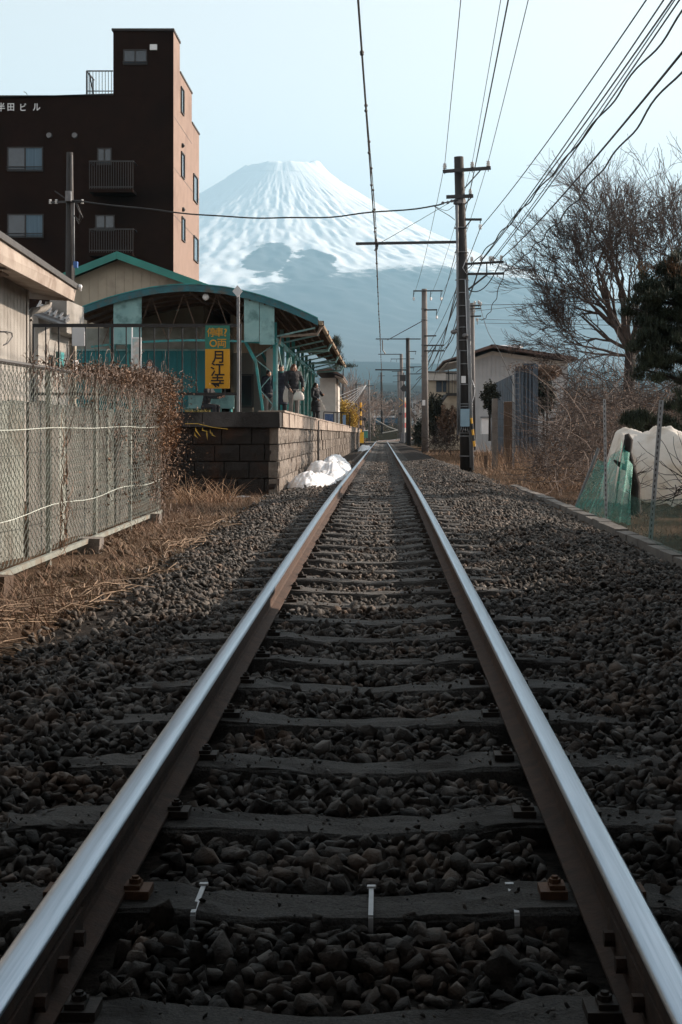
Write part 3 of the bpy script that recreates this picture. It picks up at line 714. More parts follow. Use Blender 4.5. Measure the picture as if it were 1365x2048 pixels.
for i in range(4):
    y=50+i*3.2; sbp('window',lambda m:m.box((-4.895,y,PZ+.9),(-4.86,y+1.5,PZ+1.9)),M['glass'])
sbp('door',lambda m:m.box((-4.0,46.94,PZ),(-3.66,46.99,PZ+1.9)),M['tealpale'])
# partition frames in front of the waiting area
tf=tag(empty('waiting_screen',tuple(P(235,760,41))),'teal framed screen with diagonal bracing behind the black railing','screen')
m=MB(); 
for px in (222,229,257,264): 
    a=P(px,655,41.0); m.box((a.x-.035,41.0,PZ),(a.x+.035,41.07,a.z))
m2=MB(); a=P(229,655,41); b_=P(257,700,41); c_=P(229,745,41); d_=P(257,790,41)
m2.bar(a,b_,.018); m2.bar(b_,c_,.018); m2.bar(c_,d_,.018); m.off=Vector(tf.location); m.v=[tuple(Vector(v)-m.off) for v in m.v]
o=m.build('frame_post',M['teal'],tf,loc=(0,0,0)); m2.v=[tuple(Vector(v)-m.off) for v in m2.v]; m2.build('brace',M['tealpale'],tf,loc=(0,0,0))
# ================================================================ BLACK RAILING at the platform end, name board, marker
RY=25.0
rail_=tag(empty('platform_railing',(-4.3,RY,PZ)),'black steel railing of thin upright bars along the platform end','railing')
ro=Vector((-4.3,RY,PZ))
def rp(name,fn,mt):
    mb=MB(ro); fn(mb); o=mb.build(name,mt,rail_); o.location=(0,0,0)
pr=P(480,651,RY); pl_=P(66,651,RY); zt=pr.z; zb=P(0,788,RY).z
rp('top_rail',lambda m:m.bar((pl_.x,RY,zt),(pr.x+.03,RY,zt),.055,.06),M['black'])
rp('bottom_rail',lambda m:m.bar((pl_.x,RY,zb),(pr.x,RY,zb),.045,.05),M['black'])
for px in (66,118,225,280,337,365,480):
    a=P(px,651,RY); rp('post' if px in (66,225,480) else 'bar',lambda m:m.bar((a.x,RY,PZ),(a.x,RY,zt-.03),.05 if px in(66,225,480) else .022,.05 if px in(66,225,480) else .022),M['black'])
for px in (92,145,171,198,253,309,393,421,450):
    a=P(px,651,RY); rp('bar',lambda m:m.bar((a.x,RY,zb+.02),(a.x,RY,zt-.03),.020),M['black'])
def text_mesh(name,s,size,loc,mt,parent,rz=0,bold=.0,ext=.002,sx=1.0):
    cu=bpy.data.curves.new(name,'FONT'); cu.body=s; cu.size=size; cu.extrude=ext; cu.offset=bold; cu.align_x='CENTER'; cu.align_y='CENTER'; cu.resolution_u=3
    ob=bpy.data.objects.new(name,cu); C.objects.link(ob)
    bpy.context.view_layer.update()
    me=bpy.data.meshes.new_from_object(ob.evaluated_get(bpy.context.evaluated_depsgraph_get())); bpy.data.objects.remove(ob)
    co_=np.zeros(len(me.vertices)*3); me.vertices.foreach_get('co',co_); co_=co_.reshape(-1,3)
    mn,mx=co_.min(0),co_.max(0); co_-= (mn+mx)/2; co_[:,0]*=sx; me.vertices.foreach_set('co',co_.ravel())
    me.materials.clear(); me.materials.append(mt)
    o=link(name,me,parent,loc); o.rotation_euler=(R(90),0,rz); return o
sg=tag(empty('station_sign',tuple(P(436,714,RY-.06))),'tall green and yellow sign board with station characters hung on the black railing','sign')
a=P(411,651,RY-.06); b_=P(460,777,RY-.06); c_=P(411,698,RY-.06); so2=Vector(sg.location)
m=MB(so2); m.box((a.x,RY-.065,c_.z+.001),(b_.x,RY-.045,a.z)); o=m.build('green_panel',M['signgreen'],sg,loc=(0,0,0))
m=MB(so2); m.box((a.x,RY-.065,b_.z),(b_.x,RY-.045,c_.z-.001)); o=m.build('yellow_panel',M['signyellow'],sg,loc=(0,0,0))
def st(s,px,py,hpx,mt,bold=.006,sx=1.0,wpx=None):
    q=P(px,py,RY-.07)-so2; text_mesh('lettering',s,hpx*RY/F*1.08,(q.x,-.010,q.z),mt,sg,bold=bold,sx=sx)
st('停',423.5,664.5,18,M['signtext'],.0012); st('車',438.5,664.5,18,M['signtext'],.0012); st('?',451.5,665,20,M['signtext'],.003)
st('O',427,686.5,19,M['signtext'],.003,.95); st('両',444,686.5,18.5,M['signtext'],.0015)
st('月',436,714,25,M['signblack'],.004); st('江',435.5,739,27,M['signblack'],.004); st('寺',435.5,764,26,M['signblack'],.0035)
# stop marker: pole with a white diamond
mk=tag(empty('stop_marker',(P(477,651,24.6).x,24.6,PZ)),'white diamond plate on a pale steel pole at the platform end','marker sign')
mo=Vector(mk.location); a=P(477,575,24.6)
m=MB(mo); m.tube([(mo.x,24.6,PZ),(mo.x,24.6,a.z)],.026,8); m.build('pole',M['conduit'],mk,loc=(0,0,0))
m=MB(mo); c_=P(476,583,24.6); s_=.105
m.prism([(c_.x-s_*.85,c_.z),(c_.x,c_.z-s_),(c_.x+s_*.85,c_.z),(c_.x,c_.z+s_)],24.555,24.57); m.build('diamond_plate',M['white'],mk,loc=(0,0,0))
# white notice on the railing
nb=MB(); a=P(145,655,RY-.05); b_=P(170,692,RY-.05); nb.box((a.x,RY-.065,b_.z),(b_.x,RY-.045,a.z)); o=nb.build('notice_board',M['white']); tag(o,'small blank white notice fixed to the black railing left of the screen','notice')
# leaning poster frame
pf=tag(empty('poster_frame',tuple(P(272,756,38))),'upright poster case with faded blue and white print inside the platform end','poster')
fo=Vector(pf.location)
m=MB(fo); a=P(263,652,38); b_=P(283,757,38); m.box((a.x,38,b_.z),(a.x+.03,38.05,a.z)); m.box((b_.x-.03,38,b_.z),(b_.x,38.05,a.z-.3)); m.box((a.x+.031,38,a.z-.33),(b_.x-.031,38.05,a.z-.30)); m.box((a.x+.031,38,b_.z),(b_.x-.031,38.05,b_.z+.03)); m.build('frame',M['white'],pf,loc=(0,0,0))
m=MB(fo); m.box((a.x+.032,38.01,b_.z+.032),(b_.x-.032,38.03,a.z-.332)); m.build('poster',M['poster'],pf,loc=(0,0,0))
# bench the seated person is on, and things on the platform end
bn=tag(empty('platform_bench',tuple(P(410,822,29))),'low pale bench beneath the station sign','bench'); bo=Vector((bn.location.x,29,PZ)); bn.location=bo
m=MB(); m.box((-.9,.0,.40),(.5,.38,.44)); m.build('seat',M['tealpale'],bn)
for x in (-.8,.4): m=MB(); m.box((x,.04,0),(x+.05,.34,.399)); m.build('leg',M['teal'],bn)
m=MB(); m.box((-.9,.36,.441),(.5,.40,.80)); m.build('backrest',M['tealpale'],bn)
wp=tag(empty('weed_clump',tuple(P(398,820,24.3))),'tuft of yellow dry grass on the platform end coping','grass tuft')
pts=np.stack([rng.uniform(-.24,.20,260),rng.uniform(-.1,.12,260),np.zeros(260)],1); blades('blades',pts,rng.uniform(.03,.09,260),.008,rng.uniform(.3,1,260),M['moss'],wp); wp.location.z=PZ+.0
# ================================================================ BROWN BUILDING
bb=tag(empty('brown_building',(-13,62,0)),'dark brown tiled block with a stair tower and sunlit tan side wall','building')
bo=Vector((-13,62,0)); BY=62.0
def bp(name,fn,mt,parent=bb,**k):
    mb=MB(bo) if parent is bb else MB(Vector(bo)+Vector(parent.location)); fn(mb); o=mb.build(name,mt,parent); o.location=(0,0,0); return tag(o,**k)
def bx_(m,px0,py0,px1,py1,y0,y1):
    a=P(px0,py0,BY); b2=P(px1,py1,BY); m.box((a.x,y0,b2.z),(b2.x,y1,a.z))
xr=P(345,0,BY).x; xt=P(227,0,BY).x; zT=P(0,62,BY).z; zM=P(0,190,BY).z
def dep(px): return F*(-xr)/(VX-px)          # distance at which the right wall appears at that column
y1_,y2_,y3_=dep(358),dep(382),dep(396.5)
xl=-21.0
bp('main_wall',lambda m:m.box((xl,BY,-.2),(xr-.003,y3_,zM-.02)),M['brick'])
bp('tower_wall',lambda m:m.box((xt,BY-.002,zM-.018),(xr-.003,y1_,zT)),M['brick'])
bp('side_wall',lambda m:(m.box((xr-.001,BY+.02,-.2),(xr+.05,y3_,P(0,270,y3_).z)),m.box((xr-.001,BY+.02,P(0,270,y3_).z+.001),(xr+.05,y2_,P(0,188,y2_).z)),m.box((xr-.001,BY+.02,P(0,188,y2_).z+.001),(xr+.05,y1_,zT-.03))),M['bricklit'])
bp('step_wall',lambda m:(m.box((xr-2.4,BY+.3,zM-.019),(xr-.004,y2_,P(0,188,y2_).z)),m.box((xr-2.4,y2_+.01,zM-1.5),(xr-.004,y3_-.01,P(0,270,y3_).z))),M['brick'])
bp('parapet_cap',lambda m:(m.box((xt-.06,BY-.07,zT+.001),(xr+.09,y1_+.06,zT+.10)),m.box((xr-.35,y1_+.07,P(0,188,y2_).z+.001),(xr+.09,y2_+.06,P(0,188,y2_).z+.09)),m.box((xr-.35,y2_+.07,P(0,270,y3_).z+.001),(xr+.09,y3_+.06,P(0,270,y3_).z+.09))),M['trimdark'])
m=MB(bo); a=P(0,199,BY); a.x=xl; m.prism([(xl,zM-.021),(xt-.005,zM-.021),(xt-.005,P(0,190,BY).z+.06),(xl,P(0,202,BY).z+.02)],BY-.05,BY+.3); o=m.build('roof_edge',M['trimdark'],bb); o.location=(0,0,0)
# grooves between floors on the tan wall
for py in (232,335,430):
    z=P(0,py,BY).z; bp('groove',lambda m:m.box((xr+.051,BY+.1,z),(xr+.056,y3_-.05 if py>240 else y2_,z+.025)),M['trimdark'])
# corner strip
bp('corner_trim',lambda m:m.box((xr-.002,BY-.012,-.2),(xr+.052,BY+.018,zT-.001)),M['brick'])
def window(px0,py0,px1,py1,curt=M['curtain'],split=.5):
    a=P(px0,py0,BY); b2=P(px1,py1,BY); wf=bpy.data.objects.new('window',None); C.objects.link(wf); wf.parent=bb
    wf.location=(a.x-bo.x,-.0,b2.z); W=b2.x-a.x; H=a.z-b2.z; t=.05
    m=MB(); m.box((0,-.05,0),(W,.0-.003,t)); m.box((0,-.05,H-t),(W,-.003,H)); m.box((0,-.05,t+.001),(t,-.003,H-t-.001)); m.box((W-t,-.05,t+.001),(W,-.003,H-t-.001)); m.box((W*split-.03,-.045,t+.001),(W*split+.03,-.003,H-t-.001)); m.build('frame',M['trimdark'],wf)
    m=MB(); m.box((t,-.02,t),(W*split-.031,-.004,H-t)); m.build('pane',M['glass'] if split>.2 else curt,wf)
    m=MB(); m.box((W*split+.031,-.02,t),(W-t,-.004,H-t)); m.build('pane',curt,wf)
    m=MB(); m.bar((-.03,-.10,H*.18),(W+.03,-.10,H*.18),.03); m.bar((-.03,-.10,H*.08),(W+.03,-.10,H*.08),.02); m.build('window_bar',M['trimdark'],wf)
window(15,294,87,343); window(15,428,88,476,split=.5); window(247,99,295,130,M['glass']); window(195,296,224,330,M['glass']); window(191,430,230,462,M['glass']); window(0,540,10,580,M['glass']) if False else None
# balconies
for (px0,px1,pt,pb) in ((179,266,322,378),(179,266,458,505)):
    bl=bpy.data.objects.new('balcony',None); C.objects.link(bl); bl.parent=bb; a=P(px0,pt,BY-1); b2=P(px1,pb,BY-1); bl.location=(a.x-bo.x,-1.0,b2.z)
    W=b2.x-a.x; H=a.z-b2.z
    m=MB(); m.box((0,0,-.14),(W,.99,0)); m.build('slab',M['brick'],bl)
    m=MB(); m.bar((0,.03,H),(W,.03,H),.05); m.bar((0,.03,.1),(W,.03,.1),.04); m.bar((0,.03,H),(0,.97,H),.05); m.bar((W,.03,H),(W,.97,H),.05)
    for k in range(19): m.bar((W*k/18,.03,0),(W*k/18,.03,H),.025)
    m.build('balcony_rail',M['black'],bl)
# narrow windows on the tan side
def sidewin(px0,px1,pt,pb):
    ya,yb=dep(px0),dep(px1); zt_=CAMZ-(pt-VY)*ya/F; zb_=CAMZ-(pb-VY)*ya/F
    wf=bpy.data.objects.new('side_window',None); C.objects.link(wf); wf.parent=bb; wf.location=(xr+.05-bo.x,ya-bo.y,zb_)
    D=yb-ya; H=zt_-zb_; m=MB(); m.box((.001,0,0),(.06,D,.05)); m.box((.001,0,H-.05),(.06,D,H)); m.box((.001,0,.051),(.06,.05,H-.051)); m.box((.001,D-.05,.051),(.06,D,H-.051)); m.build('frame',M['trimdark'],wf)
    m=MB(); m.box((.001,.051,.051),(.02,D-.051,H-.051)); m.build('pane',M['glass'],wf)
for t in ((359.5,365,172,224),(360,366,302,352),(361,367,432,480),(384.5,392.5,346,400),(385,393.5,470,520)): sidewin(*t)
for (px,py) in ((362,291),(363,419)):
    ya=dep(px); z=CAMZ-(py-VY)*ya/F; bp('vent_hood',lambda m:m.ball((xr+.08,ya,z),.11,8),M['trimdark'])
for (px,py) in ((99,271),(150,271)):
    a=P(px,py,BY); bp('vent_cap',lambda m:m.lathe((a.x,BY-.003,a.z),[(.11,-.08),(.13,-.04),(.13,0)],12,'y'),M['iron'])
bp('junction_box',lambda m:bx_(m,301,90,315,101,BY-.12,BY-.003),M['white'])
rl_=bpy.data.objects.new('roof_railing',None); C.objects.link(rl_); rl_.parent=bb; a=P(174,142,BY+.8); b2=P(226.5,189,BY+.8); rl_.location=(a.x-bo.x,.8,b2.z)
m=MB(); W=b2.x-a.x; H=a.z-b2.z; m.bar((0,0,H),(W,0,H),.05); m.bar((0,0,.15),(W,0,.15),.04)
m.bar((0,0,0),(0,0,H),.06)
for k in range(1,9): m.bar((W*k/8.5,0,0),(W*k/8.5,0,H),.022)
m.bar((0,0,H),(0,1.6,H),.05)
for k in range(1,6): m.bar((0,.3*k,0),(0,.3*k,H),.022)
m.bar((.10,0.02,H-.1),(.30,.02,0),.05)
m.build('rail_bars',M['black'],rl_)
m=MB(bo); a=P(55,196,BY+1); m.tube([a,P(55,190,BY+1),P(53,186,BY+1),P(48,183,BY+1)],.012,4); o=m.build('aerial',M['black'],bb); o.location=(0,0,0)
for s_,px,sz in (('半',3,16),('田',22.5,15),('ビ',47.5,15),('ル',74,15.5)):
    q=P(px,214.5,BY)-bo; text_mesh('lettering',s_,sz*BY/F*1.15,(q.x,-.03,q.z),M['white'],bb,bold=.004,ext=.015,sx=.9)
# ================================================================ LEFT HOUSE with deep eaves
def oPd(x,y,z): return Vector((x,y,z))
lh=tag(empty('white_sided_house',(-6,16,0)),'white sided house with deep boarded eaves and a dark roof edge, left foreground','house')
lo=Vector((-6,16,0))
def lp(name,fn,mt,smooth=False):
    mb=MB(lo); fn(mb); o=mb.build(name,mt,lh,smooth); o.location=(0,0,0); return o
# wall parallel to the track, slightly turned
dirv=Vector((-.065,1,0)).normalized()
WY=22.3; wc=P(50,578,WY)                    # far corner at the top of the wall
def alongw(t,z): p=Vector((wc.x,wc.y,0))-dirv*t; return Vector((p.x,p.y,z))
# siding boards, one by one
t=0
while t<16:
    a=alongw(t+.006,gz(20)); b_=alongw(t+.245,0)
    mb=MB(lo); nrm=Vector((dirv.y,-dirv.x,0))*.025
    mb.add([a-nrm,b_+Vector((0,0,gz(20)))-nrm,b_+Vector((0,0,wc.z))-nrm,Vector((a.x,a.y,wc.z))-nrm,a+nrm,b_+Vector((0,0,gz(20)))+nrm,b_+Vector((0,0,wc.z))+nrm,Vector((a.x,a.y,wc.z))+nrm],[(0,1,2,3),(7,6,5,4),(0,4,5,1),(1,5,6,2),(2,6,7,3),(3,7,4,0)])
    o=mb.build('siding_board',M['whitesiding'],lh); o.location=(0,0,0); t+=.25
lp('wall_core',lambda m:m.add([alongw(.03,0)-Vector((.05,0,0)),alongw(16,0)-Vector((.05,0,0)),alongw(16,wc.z-.01)-Vector((.05,0,0)),alongw(.03,wc.z-.01)-Vector((.05,0,0)),alongw(.03,0)-Vector((5,0,0)),alongw(16,0)-Vector((5,0,0)),alongw(16,wc.z-.01)-Vector((5,0,0)),alongw(.03,wc.z-.01)-Vector((5,0,0))],[(0,1,2,3),(7,6,5,4),(0,4,5,1),(1,5,6,2),(2,6,7,3),(3,7,4,0)]),M['roofdark'])
cn=alongw(-.02,0); lp('corner_board',lambda m:m.box((cn.x-.02,cn.y-.05,0),(cn.x+.05,cn.y+.06,wc.z-.002)),M['whitesiding'])
# eaves: fascia and soffit
e1t=P(152,572,23.0); e0t=P(0,470,17.6); ed=(e0t-e1t); e0t=e1t+ed*2.2
e1b=P(148,602,23.0); e0b=P(0,525,17.6); e0b=e1b+(e0b-e1b)*2.2
def slabq(m,q,thick):
    th_=Vector(thick); m.add([*q,*[Vector(v)+th_ for v in q]],[(3,2,1,0),(4,5,6,7),(0,1,5,4),(1,2,6,5),(2,3,7,6),(3,0,4,7)])
lp('fascia_board',lambda m:slabq(m,[e1b,e0b,e0t-Vector((0,0,.06)),e1t-Vector((0,0,.06))],(-.04,0,0)),M['soffit'])
lp('roof_edge',lambda m:slabq(m,[e1t-Vector((-.04,0,.055)),e0t-Vector((-.04,0,.055)),e0t+Vector((.04,0,.03)),e1t+Vector((.04,0,.03))],(-.12,0,0)),M['roofdark'])
w1=alongw(-.02,wc.z+.0); w0=alongw(16,wc.z+.0)
i1=Vector((w1.x-.05,e1b.y,wc.z+.002)); i0=Vector((w0.x-.05,e0b.y-2,wc.z+.002))
lp('soffit',lambda m:slabq(m,[e1b+Vector((-.045,0,.03)),e0b+Vector((-.045,0,.03)),i0,i1],(0,0,.03)),M['soffit'])
lp('roof',lambda m:slabq(m,[e1t+Vector((0,.02,-.02)),e0t+Vector((0,0,-.02)),e0t+Vector((-5,0,2.2)),e1t+Vector((-5,0,2.2))],(0,0,.05)),M['roofdark'])
lp('end_board',lambda m:slabq(m,[e1b+Vector((0,.0,0)),e1b+Vector((-1.2,0,.06)),e1t+Vector((-1.2,0,.52)),e1t+Vector((0,0,-.06))],(0,.03,0)),M['soffit'])
lp('soffit_vent',lambda m:slabq(m,[P(4,540,18.5)+Vector((0,0,-.03)),P(18,548,18.9)+Vector((0,0,-.03)),P(4,551,19)+Vector((-.1,0,-.03)),P(-12,545,18.6)+Vector((-.1,0,-.03))],(0,0,.02)),M['rustbrown'])
lp('downpipe',lambda m:m.tube([P(98,604,23.1),P(97,611,23.1),P(88,618,23.0),P(66,622,22.8),P(58,630,22.7),P(58,745,22.7)],.055,8),M['whitesiding'],True)
lp('pipe_clip',lambda m:m.tube([P(51,640,22.66),P(66,640,22.66)],.02,5),M['whitesiding'])
lp('wall_cable',lambda m:m.tube([P(0,663,20.2),P(12,663,20.6),P(24,666,20.9),P(25,674,20.9),P(16,686,20.7),P(8,690,20.5)],.009,5),M['black'])
lp('camera_bracket',lambda m:(m.box(P(153,571,23)-Vector((.0,.05,.05)),P(157,577,23)+Vector((0,.05,0))),m.ball(P(160,574,22.95),.045,8),m.bar(P(157,572,23),P(162,582,23),.03)),M['white'])
# lean-to behind
an=tag(empty('lean_to_shed',(P(110,700,30).x,30,0)),'small cream lean-to with tiled roof and a dark doorway behind the white house','shed')
ao=Vector(an.location)
def ap(name,fn,mt): 
    mb=MB(ao); fn(mb); o=mb.build(name,mt,an); o.location=(0,0,0)
ap('wall',lambda m:(m.box(Vector((P(60,0,30).x-1.5,30,0)),Vector((P(77,0,30).x,33,P(0,620,30).z))),m.box(Vector((P(100,0,31.2).x,31.2,P(0,665,31.2).z)),Vector((P(134,0,31.2).x,33,P(0,600,31.2).z)))),M['whitesiding'])
ap('back_wall',lambda m:m.box(Vector((P(60,0,33).x,33.01,0)),Vector((P(150,0,33).x,33.2,P(0,655,33).z))),M['cream'])
ap('roof',lambda m:slabq(m,[P(72,625,29.5),P(132,648,29.5),P(140,640,31.5),P(80,610,31.5)],(0,0,.05)),M['iron'])
for i in range(6):
    t=i/5; a=P(74+56*t,624+22.5*t,29.5); b_=P(82+56*t,609+28*t,31.4); ap('roof_rib',lambda m:m.bar(a+Vector((0,0,.07)),b_+Vector((0,0,.07)),.04),M['iron'])
ap('gutter',lambda m:m.tube([P(70,629,29.4),P(134,652,29.4)],.045,6),M['conduit'])
ap('door_frame',lambda m:(m.box(P(77,668,31.9),P(81,790,32.0)),m.box(P(81.2,668,31.9),P(118,672,32.0)),m.box(P(116,672.2,31.9),P(119,790,32.0))),M['offwhite'])
ap('doorway',lambda m:m.box(P(81.2,672.2,31.95),P(116,790,32.05)),M['trimdark'])
ap('bin',lambda m:m.box(P(112,703,31),P(129,745,31.5)),M['teal'])
ap('meter_box',lambda m:m.box(P(147,720,29),P(158,742,29.3)),M['white'])
# ================================================================ CHAIN LINK FENCE
FX=-2.79; FY0=8.2; FY1=18.0
cf=tag(empty('chain_link_fence',(FX,FY0,0)),'green coated chain link fence overgrown with dead vines at its far end','fence')
def ftop(y): return CAMZ+.535+(y-10.5)*.0105
def fbot(y): return gz(y)+.10
pt=[(13.0,),]
V=[];Tt=[]
cell=.058
def zig():
    m=MB(Vector((FX,FY0,0))); ncol=int((FY1-FY0)/cell)
    for i in range(ncol+1):
        y=FY0+i*cell; z0=fbot(y)+.02; z1=ftop(y)-.01; n_=int((z1-z0)/(cell*.62)); pts=[]
        sag=.012*math.sin(y*2.1)+.010*math.sin(y*5+1)
        for k in range(n_+1):
            z=z0+(z1-z0)*k/n_; off=(cell*.52 if k%2 else 0)*(1 if i%2==0 else -1)
            bul=sag*math.sin(math.pi*k/n_)+.03*math.exp(-((y-16.2)/.7)**2)*math.sin(3*math.pi*k/n_)
            pts.append((FX+bul+(.0035 if (k+i)%2 else -.0035),y+off*.5+ (cell*.25),z))
            if k<n_: # short straight part gives the tall hexagon look
                pass
        m.tube(pts,.0036,3,cap=False)
    o=m.build('wire_mesh',M['meshwire'],cf); o.location=(0,0,0); tag(o,kind='stuff'); return o
zig()
fo_=Vector((FX,FY0,0))
def fp_(name,pts,r_,mt,n=7):
    m=MB(fo_); m.tube(pts,r_,n); o=m.build(name,mt,cf); o.location=(0,0,0)
fp_('top_rail',[(FX-.01,y,ftop(y)) for y in (FY0,13,FY1)],.02,M['roofdark'])
m=MB(fo_); m.bar((FX-.0,FY0,fbot(FY0)-.02),(FX,FY1,fbot(FY1)-.02),.035,.045); o=m.build('bottom_rail',M['fencepost'],cf); o.location=(0,0,0)
for y in (8.25,10.15,12.1,14.05,16.0,17.95):
    fp_('post',[(FX-.035,y,gz(y)-.1),(FX-.035,y,ftop(y)-.02)],.024,M['fencepost'])
for k,zz in enumerate((.36,.98)):
    fp_('tension_wire',[(FX+.014,FY0+t,fbot(FY0+t)+ (ftop(FY0)-fbot(FY0))*zz/1.45+.02*math.sin(t*2)*(1 if k==0 else .3)) for t in np.linspace(0,FY1-FY0,24)],.0038,M['meshwire'],5)
for y in (10.2,13.6,17.2):
    m=MB(fo_); m.box((FX-.10,y-.12,gz(y)-.06),(FX+.12,y+.12,gz(y)+.10),j=.01); o=m.build('footing_block',M['rustbrown'] if y<11 else M['kerb'],cf); o.location=(0,0,0)
# weathered panels leaning behind the fence
tg=empty('panel_screen',(-3.25,8,0),label='row of weathered pale green boards standing behind the chain link fence',cat='screen')
y=7.0; k=0
_pg2=mat('dull board',(.17,.165,.15),(.11,.10,.09),2.5,.9,.4,20,c3=(.07,.06,.05),s3=2.2); cols=[M['panelg'],_pg2,M['panelg'],_pg2,_pg2]
while y<18.6:
    w_=random.uniform(.3,.7); m=MB(Vector((-3.25,8,0))); x=-3.25-random.uniform(0,.05); zt=gz(y)+random.uniform(1.34,1.44); tl=random.uniform(-.02,.02)
    m.add([(x,y,gz(y)-.1),(x,y+w_,gz(y)-.1),(x+tl,y+w_+tl,zt),(x+tl,y+tl,zt),(x-.02,y,gz(y)-.1),(x-.02,y+w_,gz(y)-.1),(x-.02+tl,y+w_+tl,zt),(x-.02+tl,y+tl,zt)],[(0,1,2,3),(7,6,5,4),(0,4,5,1),(1,5,6,2),(2,6,7,3),(3,7,4,0)])
    o=m.build('board',cols[random.randrange(len(cols))] if y>9.8 else M['whitesiding'],tg); o.location=(0,0,0); y+=w_+random.choice([.006,.01,.02])
# dead vines on the fence
def crawl(m,p,n_,step,r0,up=0,plane=None,bias=(0,0,0),wander=.6):
    p=Vector(p); d=Vector((random.gauss(0,1),random.gauss(0,1),random.gauss(0,1))).normalized(); pts=[p.copy()]
    for i in range(n_):
        d=(d+Vector((random.gauss(0,wander),random.gauss(0,wander),random.gauss(0,wander)))+Vector(bias)).normalized()
        if plane is not None: d.x*=.35
        p=p+d*step; pts.append(p.copy())
    m.tube(pts,[r0*(1-.6*i/n_) for i in range(n_+1)],3,cap=False)
vn=tag(empty('dead_vines',(FX,15,0)),'tangle of brown dead vines hanging over the far end of the fence','vines')
mv=MB(Vector((FX,15,0))); lp_=[]
for i in range(900):
    y=10.9+7.6*random.random()**.55; dens=(y-10.5)/7.8
    z=ftop(y)+random.uniform(-.12,.10)*(.5+dens)
    if random.random()<.45*dens: z=ftop(y)-random.random()**1.5*1.4*dens
    if y>17.0: z=random.uniform(gz(y)+.05,ftop(y)+.16)
    crawl(mv,(FX+random.uniform(-.10,.12)*(.6+dens),y,z),random.randint(5,9),.05,.0045,plane=1,bias=(0,.0,-.12))
o=mv.build('vine_stems',M['twig_pale'],vn); o.location=(0,0,0); tag(o,kind='stuff')
N=15000; yy=10.9+7.7*rng.uniform(size=N)**.5; dens=np.clip((yy-10.3)/7.5,0,1)
tops=np.array([ftop(y) for y in yy]); zz=tops+rng.normal(0,.05,N)*(.5+dens)+.02
hang=rng.uniform(size=N)<(.35*dens**1.3+.45*(yy>17.0)); zz=np.where(hang,tops+.1-(tops-.12)*rng.uniform(size=N)**1.1,zz)
keep=(rng.uniform(size=N)<(.05+.95*dens**1.6)); xx=FX+rng.normal(0,.055,N)*(.6+1.0*dens+1.3*(yy>17.0))
pts=np.stack([xx,yy,zz],1)[keep]; pts-=np.array([FX,15,0]); leaves('vine_leaves',pts,rng.uniform(.02,.05,len(pts)),M['vine_leaf'],vn,kind='stuff')
n2=2600; p=rng.normal(size=(n2,3)); p/=np.linalg.norm(p,axis=1)[:,None]; p*=(rng.uniform(size=n2)**.4)[:,None]*np.array([.26,.5,.5]); p+=np.array([.02,17.95-15,ftop(18)-.42])
leaves('vine_leaves',p,rng.uniform(.02,.055,n2),mat('orange dead leaves',(.22,.115,.055),(.16,.085,.045),3,.85,island=.5),vn,kind='stuff')
# upright stem climbing on the fence in the middle
mv=MB(Vector((FX,15,0)))
for k in range(26): crawl(mv,(FX+.03,12.4+random.uniform(-.12,.12),gz(12.4)+random.uniform(.0,1.0)),9,.05,.005,plane=1,bias=(0,0,.35),wander=.5)
o=mv.build('climbing_stem',M['vine'],vn); o.location=(0,0,0); tag(o,kind='stuff')
# ================================================================ DRY WEEDS on the left verge
def patch(n_,x0,x1,y0,y1,fn=None):
    x=rng.uniform(x0,x1,n_); y=y0+(y1-y0)*rng.uniform(size=n_); k=vnoise(x*2.2+40,y*1.1+40,91)+.5*vnoise(x*5+10,y*3+10,92)
    m=rng.uniform(size=n_)<np.clip(.5+k,.06,1); x=x[m];y=y[m]; z=np.array([max(gz(b),gz(b)-.0) for b in y])-.03
    return np.stack([x,y,z],1)
p=patch(30000,-2.75,-1.65,5.5,24); keep=p[:,0]<-1.75-.3*vnoise(p[:,1]*1.3,p[:,1]*0+2,93)+.25*rng.normal(size=len(p)); p=p[keep]
blades('dry_weeds',p,rng.uniform(.05,.20,len(p)),rng.uniform(.003,.007,len(p)),rng.uniform(.6,1.25,len(p)),M['straw'],segs=4,kind='stuff')
p=patch(7000,-2.9,-1.9,8,24); blades('brown_weeds',p,rng.uniform(.06,.26,len(p)),rng.uniform(.004,.009,len(p)),rng.uniform(.3,1.1,len(p)),M['vine'],segs=4,kind='stuff')
p=patch(1600,-2.7,-1.8,8,22); p=p[(vnoise(p[:,0]*3+5,p[:,1]*1.5+5,95)>.35)]; blades('green_weeds',p,rng.uniform(.03,.09,len(p)),.006,rng.uniform(.4,1.2,len(p)),M['moss'],segs=3,kind='stuff')
# long pale straws lying together
ms=MB()
for (cx,cy,n_,ang,ln) in ((-1.95,9.6,34,1.15,.55),(-1.75,11.2,26,1.1,.6),(-2.35,8.4,30,.7,.5),(-2.2,7.1,40,.5,.5),(-1.9,13.5,30,1.2,.7),(-2.05,16,30,.9,.6),(-2.4,6.2,40,.3,.5)):
    for k in range(n_):
        x=cx+random.gauss(0,.13); y=cy+random.gauss(0,.35); z=gz(y)+random.uniform(.0,.06); a=ang+random.gauss(0,.8); L_=ln*random.uniform(.4,1.1)
        pts=[(x+math.cos(a)*L_*t+.03*math.sin(t*4+k)*1.0, y+math.sin(a)*L_*t, z+.05*math.sin(t*3.1)*random.random()+.01) for t in (0,.3,.6,1)]
        ms.tube(pts,[.0035,.004,.003,.0015],3,cap=False)
ms.build('fallen_straw',M['straw'],kind='stuff')
# dark clods in the verge
pr=[rock(14,900+i) for i in range(6)]
p=patch(900,-2.9,-1.7,5.5,16); scatter_rocks('soil_clods',p+np.array([0,0,.02]),rng.uniform(.03,.12,len(p)),M['soil'],pr,kind='stuff')
